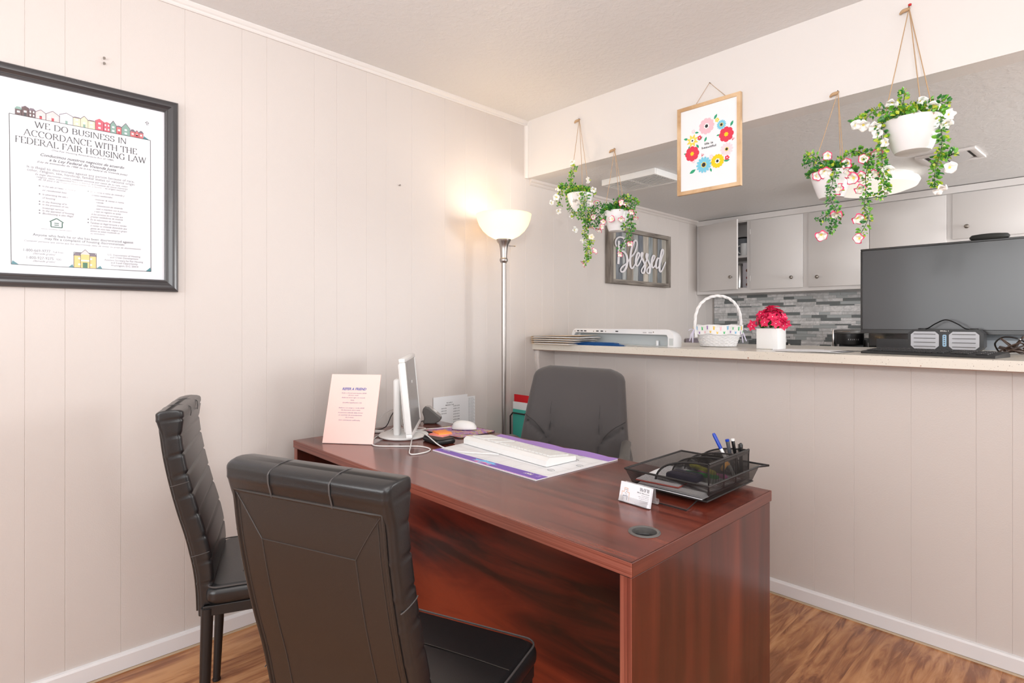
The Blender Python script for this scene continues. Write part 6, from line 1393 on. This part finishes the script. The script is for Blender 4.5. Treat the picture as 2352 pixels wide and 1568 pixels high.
for P_ in ([(ox0, oy0), (ox1, oy0)], [(ox1, oy0), (ox1 + .0, oy1)], [(ox1, oy1), (ox0, oy1)], [(ox0, oy1), (ox0, oy0)]):
    (ax_, ay_), (bx_, by_) = P_; cxm, cym = (ox0 + ox1) / 2, (oy0 + oy1) / 2; f_ = .88
    g.add([(cxm + (ax_ - cxm) * f_, cym + (ay_ - cym) * f_, oz0), (cxm + (bx_ - cxm) * f_, cym + (by_ - cym) * f_, oz0), (bx_, by_, oz1), (ax_, ay_, oz1)], [(0, 1, 2, 3)])
g.obj('tray_sides', MESH, og)
g = G(); g.add([(cxm + (q_[0] - cxm) * .88, cym + (q_[1] - cym) * .88, oz0) for q_ in ((ox0, oy0), (ox1, oy0), (ox1, oy1), (ox0, oy1))], [(0, 1, 2, 3)]); g.obj('tray_floor', MESH, og)
G().tube([(ox0, oy0, oz1), (ox1, oy0, oz1), (ox1 + .004, oy1 - .02, oz1), (ox1 + .022, oy1 + .012, oz1 + .001), (ox0, oy1 + .004, oz1), (ox0, oy0, oz1)], .0030, 8).obj('tray_rim', BLKMET, og, True)
G().tube([(cxm + (q_[0] - cxm) * .89, cym + (q_[1] - cym) * .89, oz0) for q_ in ((ox0, oy0), (ox1, oy0), (ox1, oy1), (ox0, oy1))], .0024, 8, closed=True).obj('tray_base_wire', BLKMET, og, True)
# divider plates with a rising curved top
def divp(y_, x0_, x1_, z0_, z1_):
    top = [(x0_, z0_ + .004), (x0_ + .006, z0_ + .028), (x0_ + .024, z0_ + .050), (x0_ + .055, z0_ + .066), (x0_ + .10, (z1_ + z0_ + .071) / 2), (x1_, z1_)]
    g = G(); P_ = [(x0_, z0_), (x1_, z0_)] + top[::-1]; g.add([(p[0], y_, p[1]) for p in P_], [tuple(range(len(P_)))]); d = g.obj('divider', MESH, og)
    T = catmull([(p[0], y_, p[1]) for p in top], 4) + [V((x1_, y_, z0_)), V((x0_, y_, z0_)), V((x0_, y_, z0_ + .004))]
    G().tube(T, .0030 if y_ < -.99 else .0024, 8).obj('wire_edge', BLKMET, d, True)
for y_ in (-.995, -.905, -.83, -.745): divp(y_, 1.505, 1.668, .765, .848)
g = G(); g.add([(1.668, -.995, .765), (1.668, -.745, .765), (1.668, -.745, .848), (1.668, -.995, .848)], [(0, 1, 2, 3)]); sw = g.obj('side_wall', MESH, og)
G().tube([(1.668, -.995, .765), (1.668, -.745, .765), (1.668, -.745, .849), (1.668, -.995, .848)], .0034, 8, closed=True).obj('wire_edge', BLKMET, sw, True)
G().box((1.6665, -.995, .838), (1.6695, -.745, .850), 0, .001).obj('top_band', BLKMET, og)
g = G(); g.add([(1.60, -.83, .765), (1.60, -.745, .765), (1.60, -.745, .842), (1.60, -.83, .842)], [(0, 1, 2, 3)]); g.obj('pen_cell_wall', MESH, og)
for y_ in (-.985, -.80):
    G().tube([(1.50, y_ + .02, .757), (1.52, y_ - .03 if y_ < -.9 else y_, .7475), (1.64, y_ - .03 if y_ < -.9 else y_, .7475), (1.655, y_ + .02, .757)] if y_ > -.9 else [(1.50, -1.02, .757), (1.51, -1.095, .7478), (1.660, -1.098, .7478), (1.652, -1.02, .757)], .0018, 6).obj('wire_foot', BLKMET, og, True)
# contents
o = thing('paper_stack', 'white papers lying in the bottom of the mesh organizer', 'papers', (1.470, -1.035, .7625)); g = G()
for k in range(4): g.box((.002 * k, .003 * (k % 2), .0022 * k), (.20 - .003 * k, .25, .0022 * k + .0016))
g.obj('sheets', PAPER, o, kind='stuff')
o = thing('red_booklet', 'salmon red booklet on the papers in the mesh organizer', 'booklet', (1.462, -1.03, .7725), R(6)); box('cover', (0, 0, 0), (.13, .20, .003), flat('salmon_cover', 235, 110, 95), o); box('pages', (.001, .001, .0029), (.129, .199, .0045), PAPER, o)
o = thing('dark_pouch', 'dark glittery pouch in the front cell of the mesh organizer', 'pouch', (1.53, -.985, .7795)); G().box((0, 0, 0), (.09, .06, .022), 0, .008).obj('body', flat('dark_purple', 45, 40, 70), o, True); G().box((.01, .028, .021), (.08, .032, .0235)).obj('zip', PEWTER, o)
def pen(label, name, p0, p1, r_, mb, mc, grp, tip=None):
    p0 = V(p0); p1 = V(p1); o = thing(name, label, 'pen', p0, 0, grp); d = p1 - p0
    G().tube([V((0, 0, 0)), d * .08, d * .68], [r_ * .35, r_, r_], 12).obj('barrel', mb, o, True); G().tube([d * .66, d * .96, d], [r_ * 1.12, r_ * 1.12, r_ * .7], 12).obj('cap', mc, o, True)
    if tip: G().tube([d * .965, d * 1.01, d * 1.02], [r_ * 1.25, r_ * 1.25, r_ * .6], 12).obj('cap_tip', tip, o, True)
    n2 = d.cross(V((0, 0, 1))).normalized(); G().tube([d * .97 + n2 * r_ * 1.5, d * .74 + n2 * r_ * 1.5], r_ * .22, 6).obj('clip', mc, o)
PB = flat('pen_blue', 15, 60, 170, .3); DGR = flat('pen_dark_grey', 70, 72, 78, .3); HY = flat('highlighter_yellow', 225, 220, 40); HG = flat('highlighter_green', 70, 200, 90); HP = flat('highlighter_pink', 220, 120, 180); HO = flat('highlighter_orange', 235, 170, 70)
pen('bright blue capped pen leaning left out of the mesh organizer', 'pen', (1.655, -.80, .768), (1.592, -.815, .897), .0048, WHPL, PB, 'pens in the organizer')
pen('dark grey pen with a blue cap tip in the mesh organizer', 'pen', (1.640, -.778, .768), (1.628, -.80, .880), .0048, DGR, DGR, 'pens in the organizer', PB)
pen('black pen with a white cap tip in the mesh organizer', 'pen', (1.650, -.770, .768), (1.640, -.79, .882), .0044, BLKGL, BLKGL, 'pens in the organizer', WHPL)
pen('glossy black pen standing furthest right in the mesh organizer', 'pen', (1.655, -.765, .768), (1.658, -.775, .871), .0050, BLKGL, BLKGL, 'pens in the organizer')
pen('yellow highlighter lying in the middle cell of the mesh organizer', 'highlighter', (1.640, -.895, .800), (1.545, -.865, .803), .0065, HY, HY, 'highlighters in the organizer')
pen('green highlighter lying under the yellow one in the mesh organizer', 'highlighter', (1.64, -.875, .785), (1.545, -.895, .785), .0065, HG, HG, 'highlighters in the organizer')
pen('pink highlighter beside the green one in the mesh organizer', 'highlighter', (1.655, -.855, .785), (1.565, -.86, .785), .0065, HP, HP, 'highlighters in the organizer')
pen('orange highlighter against the side mesh of the organizer', 'highlighter', (1.655, -.89, .813), (1.645, -.84, .822), .0060, HO, HO, 'highlighters in the organizer')
